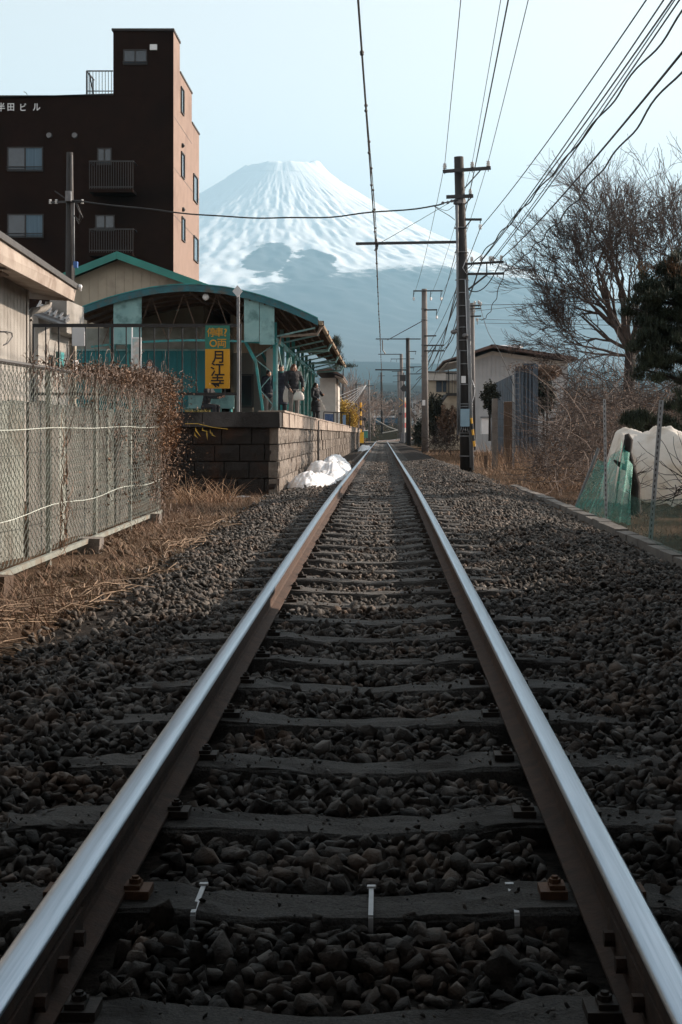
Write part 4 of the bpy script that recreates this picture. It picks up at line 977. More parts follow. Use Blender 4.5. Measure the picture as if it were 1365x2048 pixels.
# grass tuft beside the platform end with curling blades
gt=tag(empty('grass_tuft',(-2.75,21.8,gz(21.8))),'tuft of long pale arching grass at the foot of the dark platform end','grass tuft')
pts=np.stack([rng.uniform(-.5,.45,420),rng.uniform(-.7,.9,420),np.zeros(420)],1); blades('blades',pts,rng.uniform(.2,.62,420),.010,rng.uniform(.4,1.2,420),M['straw2'],gt,segs=6)
# yellow leaf spray hanging at the platform end
ys_=tag(empty('leaf_spray',tuple(P(420,862,23.6))),'spray of yellow bamboo-like leaves against the dark platform end','leaves')
m=MB()
for k in range(6):
    a=Vector((random.uniform(-.25,.2),random.uniform(-.04,.04),random.uniform(-.02,.12))); b_=a+Vector((random.uniform(.0,.12),-.05,-random.uniform(.08,.24))); m.add([a,a+Vector((.018,0,-.05)),b_,a+Vector((-.006,0,-.06))],[(0,1,2,3)])
m.tube([(-.42,.1,.12),(-.2,0,.12),(.05,-.02,.06),(.30,-.02,.03)],.006,4); m.build('leaves',M['yellowleaf'],ys_)
# ================================================================ POLES
def newthing(name,loc,label,cat,group=None): return tag(empty(name,tuple(loc)),label,cat,group)
def part(t,name,fn,mt,smooth=False,**k):
    off=Vector(t.location); mb=MB(off); fn(mb); o=mb.build(name,mt,t,smooth); o.location=(0,0,0); return tag(o,**k)
MPY=37.7
mp=newthing('utility_pole',P(935,940,MPY),'tall dark tarred pole with many crossarms, steel box and conduits beside the track','utility pole')
part(mp,'shaft',lambda m:m.tube([P(935,952,MPY),P(930,700,MPY),P(918,314,MPY)],[.185,.165,.125],14),M['polewood'],True)
def armp(t,x0,y0,x1,y1,Y,w_=.075,h_=.085,name='crossarm',mt=None): part(t,name,lambda m:m.bar(P(x0,y0,Y),P(x1,y1,Y),w_,h_),mt or M['black'])
def insul(t,px,py,Y,s=1.0,hang=False,pin=True):
    c=P(px,py,Y); d=-1 if hang else 1
    part(t,'insulator',lambda m:(m.lathe((c.x,c.y,c.z),[(.03*s,-.06*s*d),(.055*s,-.055*s*d),(.035*s,-.01*s*d),(.06*s,0),(.03*s,.05*s*d),(.055*s,.06*s*d),(.03*s,.085*s*d)],8)),M['white_ins'],True)
    if pin: part(t,'insulator_pin',lambda m:m.tube([(c.x,c.y,c.z-.2*s*d),(c.x,c.y,c.z-.061*s*d)],.012,5),M['black'])
armp(mp,886,343,982,336,MPY-.22); armp(mp,930,376,962,340,MPY-.2,.03,.03,'brace')
for px,py in ((890,333),(945,330),(977,328)): insul(mp,px,py,MPY-.22)
armp(mp,893,394,947,392,MPY-.2,.07,.09); insul(mp,941,384,MPY-.2,.9); armp(mp,930,409,943,395,MPY-.2,.03,.03,'brace')
part(mp,'clamp_band',lambda m:m.lathe(P(920,398,MPY),[(.165,-.14),(.17,-.13),(.17,-.02),(.165,-.015)],12),M['iron'])
for px,py in ((886,406),(896,405),(904,402)): part(mp,'strain_insulator',lambda m:m.ball(P(px,py,MPY-.15),.045,8),M['conduit'])
armp(mp,883,407,917,400,MPY-.15,.03,.03,'bracket')
armp(mp,930,439,964,439,MPY-.15,.05,.06,'bracket'); armp(mp,931,455,942,441,MPY-.15,.03,.03,'brace'); armp(mp,961,440,961,447,MPY-.15,.02,.02,'hanger'); insul(mp,961,453,MPY-.15,.9,True,False)
armp(mp,712,487.5,916,484,MPY-.17,.06,.07,'cantilever_arm')
armp(mp,932,528,1008,523.5,MPY-.2,.055,.06); armp(mp,934,548,1009,547,MPY-.2,.055,.06); armp(mp,974,526,974,547,MPY-.2,.03,.03,'brace'); armp(mp,937,579,975,549,MPY-.2,.045,.045,'brace')
for px,py in ((944,519),(963,518),(981,518),(986,518),(1003,516)): insul(mp,px,py,MPY-.2,.85)
for px in (953,995): insul(mp,px,548,MPY-.2,.4)
for (x0,y0,x1,y1,r_) in ((915,410,916.5,870,.032),(919.5,700,920,865,.022),(935,560,942,935,.028),(938,600,946,940,.03),(931,560,940,830,.012)):
    part(mp,'conduit',lambda m:m.tube([P(x0,y0,MPY-.20),P(x1,y1,MPY-.20)],r_,6),M['conduit'] if r_>.02 else M['white_metal'],True)
for py in (456,505,560,586,612,633,655,681,702,728,769,808,813,866,872,912):
    xc=918+(py-314)*.0272; part(mp,'steel_band',lambda m:m.lathe(P(xc,py,MPY),[(.178+.00010*(py-500)*.4,-.012),(.182+.00010*(py-500)*.4,-.01),(.182+.00010*(py-500)*.4,.01),(.178,.012)],12),M['conduit'])
part(mp,'control_box',lambda m:m.box(P(922,853,MPY-.42),P(938.5,818,MPY-.2)),M['boxblue'])
part(mp,'box_cable',lambda m:[m.tube([P(924+4*i,853,MPY-.3),P(922+4.5*i,860,MPY-.32),P(919+6*i,864,MPY-.25)],.014,5) for i in range(4)],M['conduit'])
part(mp,'number_plate',lambda m:m.box(P(923,766,MPY-.19),P(932,752,MPY-.18)),M['white'])
for i in range(5): part(mp,'hazard_sleeve',lambda m:m.tube([P(943+i*1.3,836+i*11.5,MPY-.27),P(944.2+i*1.3,847+i*11.5,MPY-.27)],.032,8),M['yellow'] if i%2==0 else M['black'])
for (px,py) in ((908,664),(931,671)):
    part(mp,'lamp_head',lambda m:m.ball(P(px,py,MPY-.3),.085,10,(1,1,.75)),M['iron'],True)
part(mp,'lamp_bracket',lambda m:m.tube([P(908,660,MPY-.3),P(922,657,MPY-.1)],.012,5),M['black'])
part(mp,'service_loop',lambda m:m.tube([P(945,760,MPY-.2),P(950,775,MPY-.25),P(949,792,MPY-.2),P(944,806,MPY-.2)],.010,5),M['white_metal'])
part(mp,'service_loop',lambda m:m.tube([P(938,505,MPY-.2),P(926,536,MPY-.25),P(934,548,MPY-.25),P(948,530,MPY-.2)],.010,5),M['white_metal'])
# left pole in front of the brown block
LY=38.0
lpole=newthing('utility_pole',P(141,900,LY),'slim dark pole with a small crossarm and insulators standing before the brown building','utility pole')
part(lpole,'shaft',lambda m:m.tube([P(141,900,LY),P(140,560,LY),P(140,305,LY)],[.13,.115,.085],12),M['polewood'],True)
part(lpole,'conduit',lambda m:m.tube([P(146,530,LY-.1),P(144,310,LY-.1)],.03,6),M['poleconc'],True)
part(lpole,'conduit',lambda m:m.tube([P(149,560,LY-.1),P(148,400,LY-.1)],.018,6),M['conduit'],True)
armp(lpole,101,405,165,402,LY-.12,.05,.06)
for px in (101,113,165): insul(lpole,px,404,LY-.12,.8,False,False)
armp(lpole,110,382,139,402,LY-.12,.03,.03,'brace'); part(lpole,'junction_box',lambda m:m.box(P(131,402,LY-.3),P(145,384,LY-.11)),M['iron'])
part(lpole,'blue_cover',lambda m:m.box(P(147,535,LY-.25),P(157,524,LY-.12)),mat('blue cover',(.03,.10,.30),None,3,.5))
for k in range(3): part(lpole,'drop_cable',lambda m:m.tube([P(150+k*2,405,LY-.2),P(160+k*3,425+k*5,LY-.3),P(158,440+k*4,LY-.25),P(148,430,LY-.2)],.010,5),M['wire'])
# second and further poles along the line
def trackpole(px,pyb,pyt,Y,label,arms,r0,mt,cant=None,extra=()):
    t=newthing('utility_pole',P(px,pyb,Y),label,'utility pole')
    part(t,'shaft',lambda m:m.tube([P(px+2,pyb+6,Y),P(px,pyt,Y)],[r0,r0*.72],12),mt,True)
    for (x0,x1,py,ends) in arms:
        armp(t,x0,py,x1,py-.4,Y-r0*1.05,.07,.07)
        for e in ends: armp(t,e,py,e-1,py+ (12 if Y<100 else 6),Y-r0*1.05,.035,.035,'hanger')
    if cant: armp(t,cant[0],cant[2],cant[1],cant[2],Y-r0*1.1,.09,.09,'cantilever_arm')
    return t
p2=trackpole(849,903,578,77.6,'pale round concrete pole with a sunlit edge, second along the track',[(827,886,582,(828,862,883)),(849,875,620,(874,)),(849,873,672,()),(849,889,691,(872,)),(849,889,702,())],.20,M['poleconc'])
for py in (618,640,690,712,722,826): part(p2,'steel_band',lambda m:m.lathe(P(849.5,py,77.6),[(.18,-.02),(.185,-.015),(.185,.015),(.18,.02)],12),M['iron'])
part(p2,'number_plate',lambda m:m.box(P(845,811,77.3),P(851,800,77.35)),M['white'])
for px,py in ((828,597),(862,597),(883,597),(874,634)): insul(p2,px,py,77.3,1.2,True,False)
armp(p2,868,690,857,706,77.3,.04,.04,'brace')
p3=trackpole(816,892,676,130,'dark pole with long cantilever and signal boxes, third along the track',[(816,833,703,(832,)),(816,846,734,()),(816,846,748,())],.24,M['polewood'],(752,842,678))
armp(p3,751,814,739.5,129.7,.12,.12,'cantilever_arm',M['black']) if False else armp(p3,751,739.5,814,740,129.7,.12,.12,'cantilever_arm')
armp(p3,783,718,840,707,129.6,.05,.05,'brace') if False else None
sg1=newthing('track_signal',P(806,830,128),'square black signal backboard above a pentagonal one beside the third pole','signal')
part(sg1,'signal_post',lambda m:m.tube([P(808,886,128),P(808,745,128)],.07,8),M['iron'])
part(sg1,'signal_board',lambda m:m.box(P(800,762,127.9),P(812,750,128.1)),M['black'])
a=[P(801,777,127.9),P(805,783,127.9),P(812,783,127.9),P(816,777,127.9),P(808.5,768,127.9)]
part(sg1,'signal_board',lambda m:m.prism([(v.x,v.z) for v in a],127.8,128.0),M['black'])
p4=trackpole(803,884,708,170,'slender pole with grey shaft, fourth along the track behind the signal',[(782,829,718,(783,794)),(803,829,736,(828,)),(784,803,743,())],.26,M['poleconc'],(757,803,708.5))
p5=trackpole(798,880,742,215,'faint distant pole nearest the vanishing point of the right hand line',[(786,800,752,()),(786,800,764,())],.3,M['poleconc'])
p6=trackpole(763,872,745,245,'thin dark pole standing where the track bends right','x' and [(757,770,752,())],.22,M['polewood'])
p7=trackpole(738,880,760,160,'pale post left of the track beyond the crossing',[(728,748,772,())],.14,M['poleconc'])
p8=trackpole(713,876,765,165,'dark slim pole among the bare trees left of the crossing',[(706,722,770,())],.12,M['polewood'])
p9=newthing('utility_pole',P(946,880,60),'distribution pole with clustered insulators half hidden behind the tall dark pole','utility pole')
part(p9,'shaft',lambda m:m.tube([P(946,900,60),P(945,606,60)],[.12,.09],12),M['poleconc'],True)
for py in (612,618,633): armp(p9,940,py,963,py-1,59.8,.06,.06)
for px,py in ((950,606),(958,605),(962,608),(949,622),(955,640)): insul(p9,px,py,59.8,1.0)
# ================================================================ WIRES
def wire(pts,r_,label,group=None,wig=0,mt=None,n=5,name='overhead_wire',cat='wire',sag=0,wf=9.0):
    r_=r_*1.15
    pts=[Vector(p) for p in pts]; out=[]
    for i in range(len(pts)-1):
        p0=pts[max(i-1,0)];p1=pts[i];p2=pts[i+1];p3=pts[min(i+2,len(pts)-1)]
        L_=(p2-p1).length; k=max(1 if len(pts)>12 and not wig else 6,int(L_/ (.25 if wig else 2.5))) if not (wig and len(pts)>12) else max(3,int(L_/.25)); k=min(k,260)
        for j in range(k):
            t=j/k; q=.5*((2*p1)+(-p0+p2)*t+(2*p0-5*p1+4*p2-p3)*t*t+(-p0+3*p1-3*p2+p3)*t**3); q=q-Vector((0,0,sag*4*t*(1-t)))
            if wig:
                s_=(p1-pts[0]).length+L_*t; q=q+Vector((math.sin(s_*wf/ 2.2)*wig,0,math.cos(s_*wf/2.2)*wig+math.sin(s_*wf*.37)*wig*.6))
            out.append(q)
    out.append(pts[-1]); m=MB(out[0]); m.tube(out,r_,n); return m.build(name,mt or M['wire'],None,False,label=label,cat=cat,group=group)
# catenary over the track: contact wire, messenger, droppers
cat=newthing('trolley_wire',(TX,0,6),'overhead contact wire with small beads running down the middle of the track','trolley wire')
cx=lambda y: -.36+.0049*y if y<37.7 else -.175+.0015*(y-37.7)
part(cat,'contact_wire',lambda m:m.tube([(cx(y),y,6.0) for y in np.arange(-20,240,4)],.014,5),M['wire'])
part(cat,'messenger_wire',lambda m:m.tube([(cx(y)+.004,y,6.02+.55*(((y-37.7+20)%40-20)/20)**2*0+.55*(1-(1-abs(((y-37.7)%40)-20)/20)**2*0-abs(((y-37.7)%40-20)/20)*0)*abs(math.cos(math.pi*((y-37.7)%40)/40))**2) for y in np.arange(-20,240,2.5)],.009,5),M['wire'])
for y in np.concatenate([np.arange(-1,60,3.3),np.arange(60,130,3.3)]):
    zt=6.02+.55*abs(math.cos(math.pi*((y-37.7)%40)/40))**2
    part(cat,'dropper',lambda m:(m.tube([(cx(y),y,6.0),(cx(y),y,zt)],.005,4),m.ball((cx(y),y,6.0),.028,6),m.ball((cx(y),y,zt),.03,6)),M['wire'])
part(cat,'section_insulator',lambda m:(m.ball(P(753,486,MPY-.2),.055,8),m.tube([P(753,478,MPY-.2),P(753,500,MPY-.2)],.03,6),m.tube([P(749,501,MPY-.2),P(756,497,MPY-.2)],.02,5)),M['black'])
part(cat,'steady_arm',lambda m:m.tube([P(757,487,MPY-.2),P(754,500,MPY-.2)],.018,5),M['black'])
part(cat,'hanging_insulator',lambda m:m.tube([P(765,680,129.5),P(766,700,129.5),P(771,708,129.5)],.06,5),M['black'])
G1='thin power lines on the tall pole top'
def ext(a,b,t): return a+(b-a)*t
def run(px,py,px2,py2,Y2,far,r_,label,group,wig=0,wf=9.0,mid=0,mt=None):
    a=P(px,py,MPY-.2); b_=P(px2,py2,Y2); sg_=max(mid,.12)*1.2; t2=(MPY-Y2)/(MPY-1.0); up_=Vector((0,0,sg_*4*t2*(1-t2))); e=a+(b_+up_-a)/t2; pts=[]
    if far:
        far=Vector(far)
        for i in range(16): t=i/16; q=far.lerp(a,t); q.z-=.35*4*t*(1-t); pts.append(q)
    for i in range(33): t=i/32; q=a.lerp(e,t); q.z-=sg_*4*t*(1-t); pts.append(q)
    return wire(pts,r_,label,group,wig,wf=wf,mt=mt)
run(890,328,922,0,23.4,P(828,590,77.3),.007,'thin line from the left end insulator of the top crossarm',None)
run(945,325,1002,0,23.4,P(862,590,77.3),.006,'thin line from the middle insulator of the top crossarm',None)
run(977,323,1057,0,23.4,P(883,590,77.3),.007,'thin line from the right end insulator of the top crossarm',None)
run(941,380,1017,0,21.0,P(874,628,77.3),.011,'thicker line from the single insulator on the second crossarm',None)
run(961,456,1293,0,17.2,P(850,700,77.3),.009,'leftmost of the heavy cables sweeping to the upper right',None,mid=.30)
run(965,518,1328,0,17.8,P(889,690,77.3),.010,'second cable from the left in the sweeping bundle',None,mid=.22)
run(965,520,1345,0,17.6,P(889,702,77.3),.011,'third cable in the sweeping bundle, thick and straight',None,mid=.22)
run(983,520,1350,0,17.2,None,.008,'thin cable threading the middle of the sweeping bundle',None,mid=.2)
run(988,519,1365,-8,17.0,None,.010,'fifth cable of the bundle, crossing the top right corner',None,mid=.22)
run(932,541,1365,28,15.5,None,.011,'wavy wrapped cable below the straight bundle',None,wig=.02,wf=5.5,mid=.25)
run(1004,516,1365,105,13.6,P(937,579,MPY+.4),.012,'heavy straight cable passing before the bare tree crown',None,mid=.22)
run(1008,546,1365,135,13.2,P(960,640,50),.010,'lowest wavy cable sweeping to the upper right over the bare tree',None,wig=.022,wf=5.0,mid=.35)
# cable over the track between the two poles
wire([P(146,402,LY-.2),P(260,414,LY),P(420,431,LY),P(600,436,LY),P(740,426,LY-.1),P(868,412,LY-.2),P(887,406,MPY-.2)],.018,'thick wrinkled cable hung low across the track before the mountain',None,wig=.012,wf=7)
wire([P(868,412,LY-.2),P(880,420,MPY-.1),P(900,432,MPY-.2),P(910,440,MPY-.15)],.008,'short black tail of the crossing cable at the pole')
wire([P(868,412,LY-.2),P(893,421,MPY-.3),P(908,412,MPY-.2)],.006,'thin looping tail of the crossing cable at the pole')
wire([P(905,402,MPY-.1),P(780,475,MPY-.1),P(757,486,MPY-.1)],.006,'thin slanting stay from pole to cantilever arm tip')
wire([P(849,640,77.4),P(783,676,90),P(775,680,129.5)],.02,'slanting stay from the concrete pole to the next cantilever')
wire([P(945,610,59.8),P(1060,608,42),P(1200,600,33),P(1420,592,28)],.009,'upper black service line running right behind the bare tree')
wire([P(950,622,59.8),P(1060,611,42),P(1200,606,33),P(1420,604,28)],.007,'second black service line running right behind the bare tree')
wire([P(952,638,59.8),P(1060,641,45),P(1200,640,36),P(1420,640,30)],.006,'lower grey service line running right towards the house')
wire([P(953,646,59.8),P(1060,648,45),P(1200,650,36),P(1420,655,30)],.006,'lowest thin service line above the house roof')
wire([P(958,602,59.8),P(975,660,55),P(1000,705,50),P(1030,775,52)],.010,'thin line dropping from the distribution pole to the blue metal screen')
for k,(x0,y0,x1,y1) in enumerate(((917,560,868,760),(918,575,862,740),(919,590,857,715),(920,610,880,722),(917,640,886,700),(922,655,890,735))):
    lab=['outermost','second','third','fourth','fifth','innermost'][k]
    wire([P(x0,y0,MPY),P((x0+x1)/2-(2-k)*1.0,(y0+y1)/2+12,52),P(x1,y1,77.2)],.012,'%s sagging line between the tall dark pole and the concrete pole'%lab)
for k,(x0,y0,x1,y1) in enumerate(((872,692,833,745),(884,692,833,760),(868,700,823,780))):
    lab=['upper','middle','lower'][k]
    wire([P(x0,y0,77.2),P((x0+x1)/2+2,(y0+y1)/2+8,98),P(x1,y1,129.6)],.022,'%s of three lines between the concrete pole and the signal pole'%lab)
for k in range(6):
    lab=['highest','second highest','third','fourth','fifth','lowest'][k]
    wire([P(640,790-k*3+k*k*1.5,95),P(690,822-k*7,120),P(734,770,160)],.016,'%s pale cable sagging from the bare trees to the left post'%lab,mt=M['conduit'])
# ================================================================ RIGHT VERGE
kb=tag(empty('kerb_line',(2.55,9,0)),kind='structure'); ko=Vector((2.55,9,0)); y=8.0
while y<27.5:
    m=MB(ko); x=2.56+random.uniform(-.015,.015); m.box((x-.07,y+.006,gz(y)-.15),(x+.07,y+.594,gz(y)+.055+random.uniform(-.008,.008)),j=.006); o=m.build('kerb_stone',M['kerb'],kb); o.location=(0,0,0); y+=.6
pk=MB(); a=P(1003,1001,22.5); b_=P(1062,1002,23.5); pk.bar(a,b_,.10,.03); tag(pk.build('loose_plank',M['kerb']),'weathered plank lying across the ballast edge by the kerb','plank')
# stakes
def stake(px0,py0,px1,py1,Y,label,w_=.035,slots=True):
    t=newthing('fence_stake',P(px1,py1,Y),label,'stake'); a=P(px1,py1+14,Y); b_=P(px0,py0,Y)
    part(t,'angle_bar',lambda m:(m.bar(a,b_,w_,.005),m.bar(a+Vector((w_/2+.002,.012,0)),b_+Vector((w_/2+.002,.012,0)),.004,w_)),M['white_metal'])
    if slots:
        n_=26
        for i in range(n_):
            c_=a+(b_-a)*((i+.5)/n_); part(t,'slot',lambda m:m.bar(c_-(b_-a)*.010,c_+(b_-a)*.010,.010,.0075),M['black'])
    return t
stake(1323,800,1300,1076,14.5,'tall slotted steel stake, nearest and rightmost along the kerb',.042)
stake(1209,798,1213,1040,17.4,'thin upright grey stake behind the near slotted one',.03)
tb=MB(P(1150,1015,20.4)); tb.tube([P(1150,1020,20.4),P(1198,896,20.4)],.022,8); tag(tb.build('leaning_tube',M['conduit']),'short leaning grey tube holding the left edge of the green net','stake')
# green net
def clearmat(name,c,a):
    m=bpy.data.materials.new(name); m.use_nodes=True; n=m.node_tree.nodes; L=m.node_tree.links; b=n['Principled BSDF']; b.inputs['Base Color'].default_value=(*c,1); b.inputs['Roughness'].default_value=.7
    tr=n.new('ShaderNodeBsdfTransparent'); mx=n.new('ShaderNodeMixShader'); g=n.new('ShaderNodeNewGeometry'); t=n.new('ShaderNodeTexNoise'); t.inputs['Scale'].default_value=9; L.new(g.outputs['Position'],t.inputs[0])
    r_=n.new('ShaderNodeMapRange'); r_.inputs[1].default_value=.35; r_.inputs[2].default_value=.65; r_.inputs[3].default_value=a-.12; r_.inputs[4].default_value=a+.12; L.new(t.outputs[0],r_.inputs[0]); L.new(r_.outputs[0],mx.inputs[0]); L.new(tr.outputs[0],mx.inputs[1]); L.new(b.outputs[0],mx.inputs[2]); L.new(mx.outputs[0],n['Material Output'].inputs[0]); return m
NET=clearmat('green net cloth',(.04,.24,.19),.55); NETD=clearmat('thin net cloth',(.03,.13,.10),.42)
def drape(name,tl,tr,bl,br,mt,ripple,n=(26,18),label=None,sagt=0,fold=5):
    V=[];Fc=[]
    for j in range(n[1]+1):
        v=j/n[1]
        for i in range(n[0]+1):
            u=i/n[0]; p=(tl*(1-u)+tr*u)*(1-v)+(bl*(1-u)+br*u)*v
            p=p+Vector((0,ripple*math.sin(u*fold*2.1+v*1.3)*(.4+v),-sagt*math.sin(math.pi*u)*(1-v)))+Vector((0,0,.01*math.sin(u*13+v*7))); p.x+=ripple*.5*math.cos(u*fold*3+v*2); V.append(p)
    for j in range(n[1]):
        for i in range(n[0]): a=j*(n[0]+1)+i; Fc.append((a,a+1,a+n[0]+2,a+n[0]+1))
    m=MB(bl); m.add(V,Fc); return tag(m.build(name,mt,None,True),label,'net')
drape('green_net',P(1193,915,20.4),P(1248,876,19.2),P(1152,1018,20.4),P(1222,1046,17.2),NET,.07,label='bright green garden net pulled up to a peak on the broken trunk',sagt=.16)
drape('green_net',P(1249,877,19.1),P(1266,940,18.8),P(1222,1042,17.5),P(1262,1050,17.0),NET,.05,label='darker fold of green net hanging beside the broken trunk',n=(12,14))
drape('low_net',P(1215,965,17.5),P(1500,960,9.6),P(1215,1044,17.2),P(1510,1190,9.5),NETD,.04,label='thin dark green net stretched low behind the near slotted stake',sagt=.18)
# broken trunk
bt=newthing('broken_trunk',P(1268,1035,19),'dark broken tree stump with a stub branch in front of the white sheet','tree stump')
part(bt,'trunk',lambda m:m.tube([P(1270,1045,19),P(1269,1000,19),P(1271,970,19),P(1262,935,19),P(1255,905,19),P(1258,880,19),P(1254,868,19)],[.10,.085,.075,.07,.06,.06,.03],8),M['bark'],True)
part(bt,'branch',lambda m:m.tube([P(1264,937,19),P(1248,934,18.95),P(1236,926,18.9),P(1228,920,18.9)],[.055,.045,.03,.012],6),M['bark'],True)
part(bt,'prop_stick',lambda m:m.tube([P(1232,1008,18.7),P(1240,940,18.9),P(1250,880,19.1)],.012,5),M['bark'])
for k in range(14):
    part(bt,'twig',lambda m:crawl(m,P(1270,random.uniform(930,980),19),6,.045,.006,bias=(.5,-.1,.4),wander=.4),M['twig'])
# white plastic over a garden frame
wc_=newthing('plastic_cover',P(1330,1020,22.5),'crumpled white plastic sheet over a low garden tunnel','plastic sheet')
_n=M['sheet'].node_tree; _b=_n.nodes['Principled BSDF']; _t=_n.nodes.new('ShaderNodeBsdfTranslucent'); _t.inputs[0].default_value=(.80,.74,.66,1); _x=_n.nodes.new('ShaderNodeMixShader'); _x.inputs[0].default_value=.32
_n.links.new(_b.outputs[0],_x.inputs[1]); _n.links.new(_t.outputs[0],_x.inputs[2]); _n.links.new(_x.outputs[0],_n.nodes['Material Output'].inputs[0])
V=[];Fc=[];nu,nv=130,60; cw=Vector(wc_.location)
for j in range(nv+1):
    v=j/nv; a=math.pi*v
    for i in range(nu+1):
        u=i/nu; px=1206+ (1640-1206)*u; Yc=22.4-u*2.2; k=F/Yc
        hgt=(1.02+.08*math.sin(u*9)+.05*math.sin(u*23+1))*min(1,(u*14)**.55)*(1 if u<.97 else .6)
        X_=(px-VX)/k; zz=gz(21)+hgt*max(0,math.sin(a))**.62; yy=Yc+ .9*-math.cos(a)*min(1,.35+u*8)
        wr=.05*float(vnoise(np.array(u*16+v*4+9),np.array(v*5+u*3+9),501))+.035*abs(float(vnoise(np.array(u*40+v*9+9),np.array(v*9+9),502)))+.03*float(vnoise(np.array(u*30+9),np.array(v*22+u*12+9),503))
        V.append(Vector((X_+wr*.4,yy+wr,zz+wr*1.1)))
for j in range(nv):
    for i in range(nu): a=j*(nu+1)+i; Fc.append((a,a+1,a+nu+2,a+nu+1))
part(wc_,'sheet',lambda m:m.add(V,Fc),M['sheet'],True)
part(wc_,'hoop',lambda m:[m.tube([P(px,1018,22)+Vector((0,-1.0,0)),P(px+1,960,22)+Vector((0,-.95,.0)),P(px+2,900,22)+Vector((0,-.5,.0))],.010,5) for px in (1246,1340)],M['iron'])
# garden shrub twigs at the right edge
gs=newthing('thin_shrub',P(1390,1030,17.5),'leafless shrub with looping twigs before the plastic sheet at the right edge','shrub')
mm_=MB(Vector(gs.location))
for k in range(34): crawl(mm_,P(random.uniform(1350,1420),random.uniform(960,1000),17.5),9,.085,.008,bias=(random.uniform(-.45,.1),0,random.uniform(-.1,.35)),wander=.25)
o=mm_.build('branches',M['bark'],gs); o.location=(0,0,0)
# metal sheet screen
ms_=newthing('metal_screen',P(1030,918,58),'blue grey corrugated metal screen wall, rising to the right','wall'); mo=Vector(ms_.location)
XS=5.55; Y0s,Y1s=51.8,72.0; y=Y0s; k=0
while y<Y1s:
    w_=.9; t=(y-Y0s)/(Y1s-Y0s); zt=CAMZ+2.55-.05*t+ (0 if y<56 else 0); 
    if y>57: zt-=.0
    m=MB(mo); n_=5
    for i in range(n_):
        ya=y+w_*i/n_+.004; x_=XS+(0.09 if i%2 else 0); m.box((x_,ya,gz(60)-.1),(x_+.03,ya+w_/n_,zt))
    o=m.build('sheet_panel',M['corrblue'] if k not in (2,9) else M['greysiding'],ms_); o.location=(0,0,0); y+=w_+.012; k+=1
# near return of the screen facing the camera
a=P(1030,728,51.7); 
for i,(x0,x1) in enumerate(((1031,1046),(1047,1069))):
    zt=P(0,733 if i==0 else 727,51.7).z; m=MB(mo); A=P(x0,0,51.7).x; B=P(x1,0,51.7).x; n_=4+i*2
    for q in range(n_): xa=A+(B-A)*q/n_; m.box((xa+.004,51.70-(.09 if q%2 else 0),gz(50)-.1),(A+(B-A)*(q+1)/n_,51.76,zt))
    o=m.build('sheet_panel',M['corrblue'],ms_); o.location=(0,0,0)
part(ms_,'ladder',lambda m:(m.bar(P(1029,738,51.2),P(1031,850,51.2),.03),m.bar(P(1040,735,51.2),P(1041,850,51.2),.03),[m.bar(P(1029.5,745+11*i,51.2),P(1040.5,744+11*i,51.2),.02) for i in range(9)]),M['conduit'])
cap=newthing('shrub_tuft',P(1040,735,51.5),'small brownish clump growing on top of the metal screen','shrub')
p=rng.normal(size=(260,3))*np.array([.22,.12,.09]); leaves('leaves',p,rng.uniform(.04,.09,260),M['vine_leaf'],cap)
# old posts in the dry grass
for (x0,x1,yt,yb,Y,mt,lab) in ((985,996,797,932,44,M['kerb'],'pale square concrete post in the dry grass by the dark shrub'),(1009,1025,803,952,43.5,M['rustbrown'],'rotten dark wooden post between two pale posts'),(1025.5,1029.5,804,936,43.3,M['conduit'],'very thin pale steel post against the metal screen'),(969,975,912,942,43,M['rustbrown'],'short broken stump leaning in the dry grass')):
    m=MB(P((x0+x1)/2,yb,Y)); a=P(x0,yb+6,Y); b2=P(x1,yt,Y); m.box((a.x,Y,a.z),(b2.x,Y+abs(b2.x-a.x),b2.z),j=.02 if mt is M['rustbrown'] else .004); tag(m.build('old_post',mt),lab,'post')
sn=MB(P(960,963,33)); 
for k in range(9): sn.ball(P(955+k*2.4,963+random.uniform(-1.5,1.5),33),random.uniform(.05,.1),7,(1.2,1,.35))
tag(sn.build('snow_patch',M['snow'],None,True),'small scrap of snow on the ballast shoulder near the tall pole','snow')
# ================================================================ HOUSES on the right
rh=newthing('gabled_house',P(980,880,85),'pale grey sided house with a low brown gabled roof behind the tall pole','house')
HY=85.0
def poly(m,pts,y0,y1): 
    q=[P(a,b,HY) for a,b in pts]; m.prism([(v.x,v.z) for v in q],y0,y1)
part(rh,'wall',lambda m:poly(m,[(946,905),(1136,905),(1136,724),(985,702),(946,716)],HY,HY+10),M['greysiding'])
for i in range(22):
    px=949+i*8.6; zt=716-(px-946)*.36 if px<985 else 702+(px-985)*.146
    part(rh,'batten',lambda m:m.box(P(px,900,HY-.03),P(px+1.1,zt+6,HY-.002)),M['greysiding'])
part(rh,'gable_board',lambda m:poly(m,[(946,716.5),(985,702.5),(1136,724.5),(1136,733),(985,710),(946,722)],HY-.06,HY-.031),M['offwhite'])
part(rh,'roof',lambda m:(poly(m,[(884,724),(983,691),(984,697),(884,727)],HY-1.2,HY+11),poly(m,[(984.3,691),(1150,716),(1150,722),(984.3,697)],HY-1.2,HY+11)),M['rooftile'])
for i in range(16):
    x=984+i*10.4; part(rh,'roof_rib',lambda m:m.bar(P(x,691.5+i*1.56-1,HY-1.2),P(x,691.5+i*1.56-1,HY-1.2)+Vector((0,12.2,0)),.08,.10),M['rooftile'])
part(rh,'soffit',lambda m:poly(m,[(890,727.5),(944,717),(944,719),(892,729)],HY-1,HY+10),M['offwhite'])
part(rh,'window',lambda m:m.box(P(1052,772,HY-.08),P(1070,745,HY-.035)),M['glass'])
part(rh,'roof_snow',lambda m:m.ball(P(1012,694,HY+1),.55,10,(2.0,1,.22)),M['snow'],True)
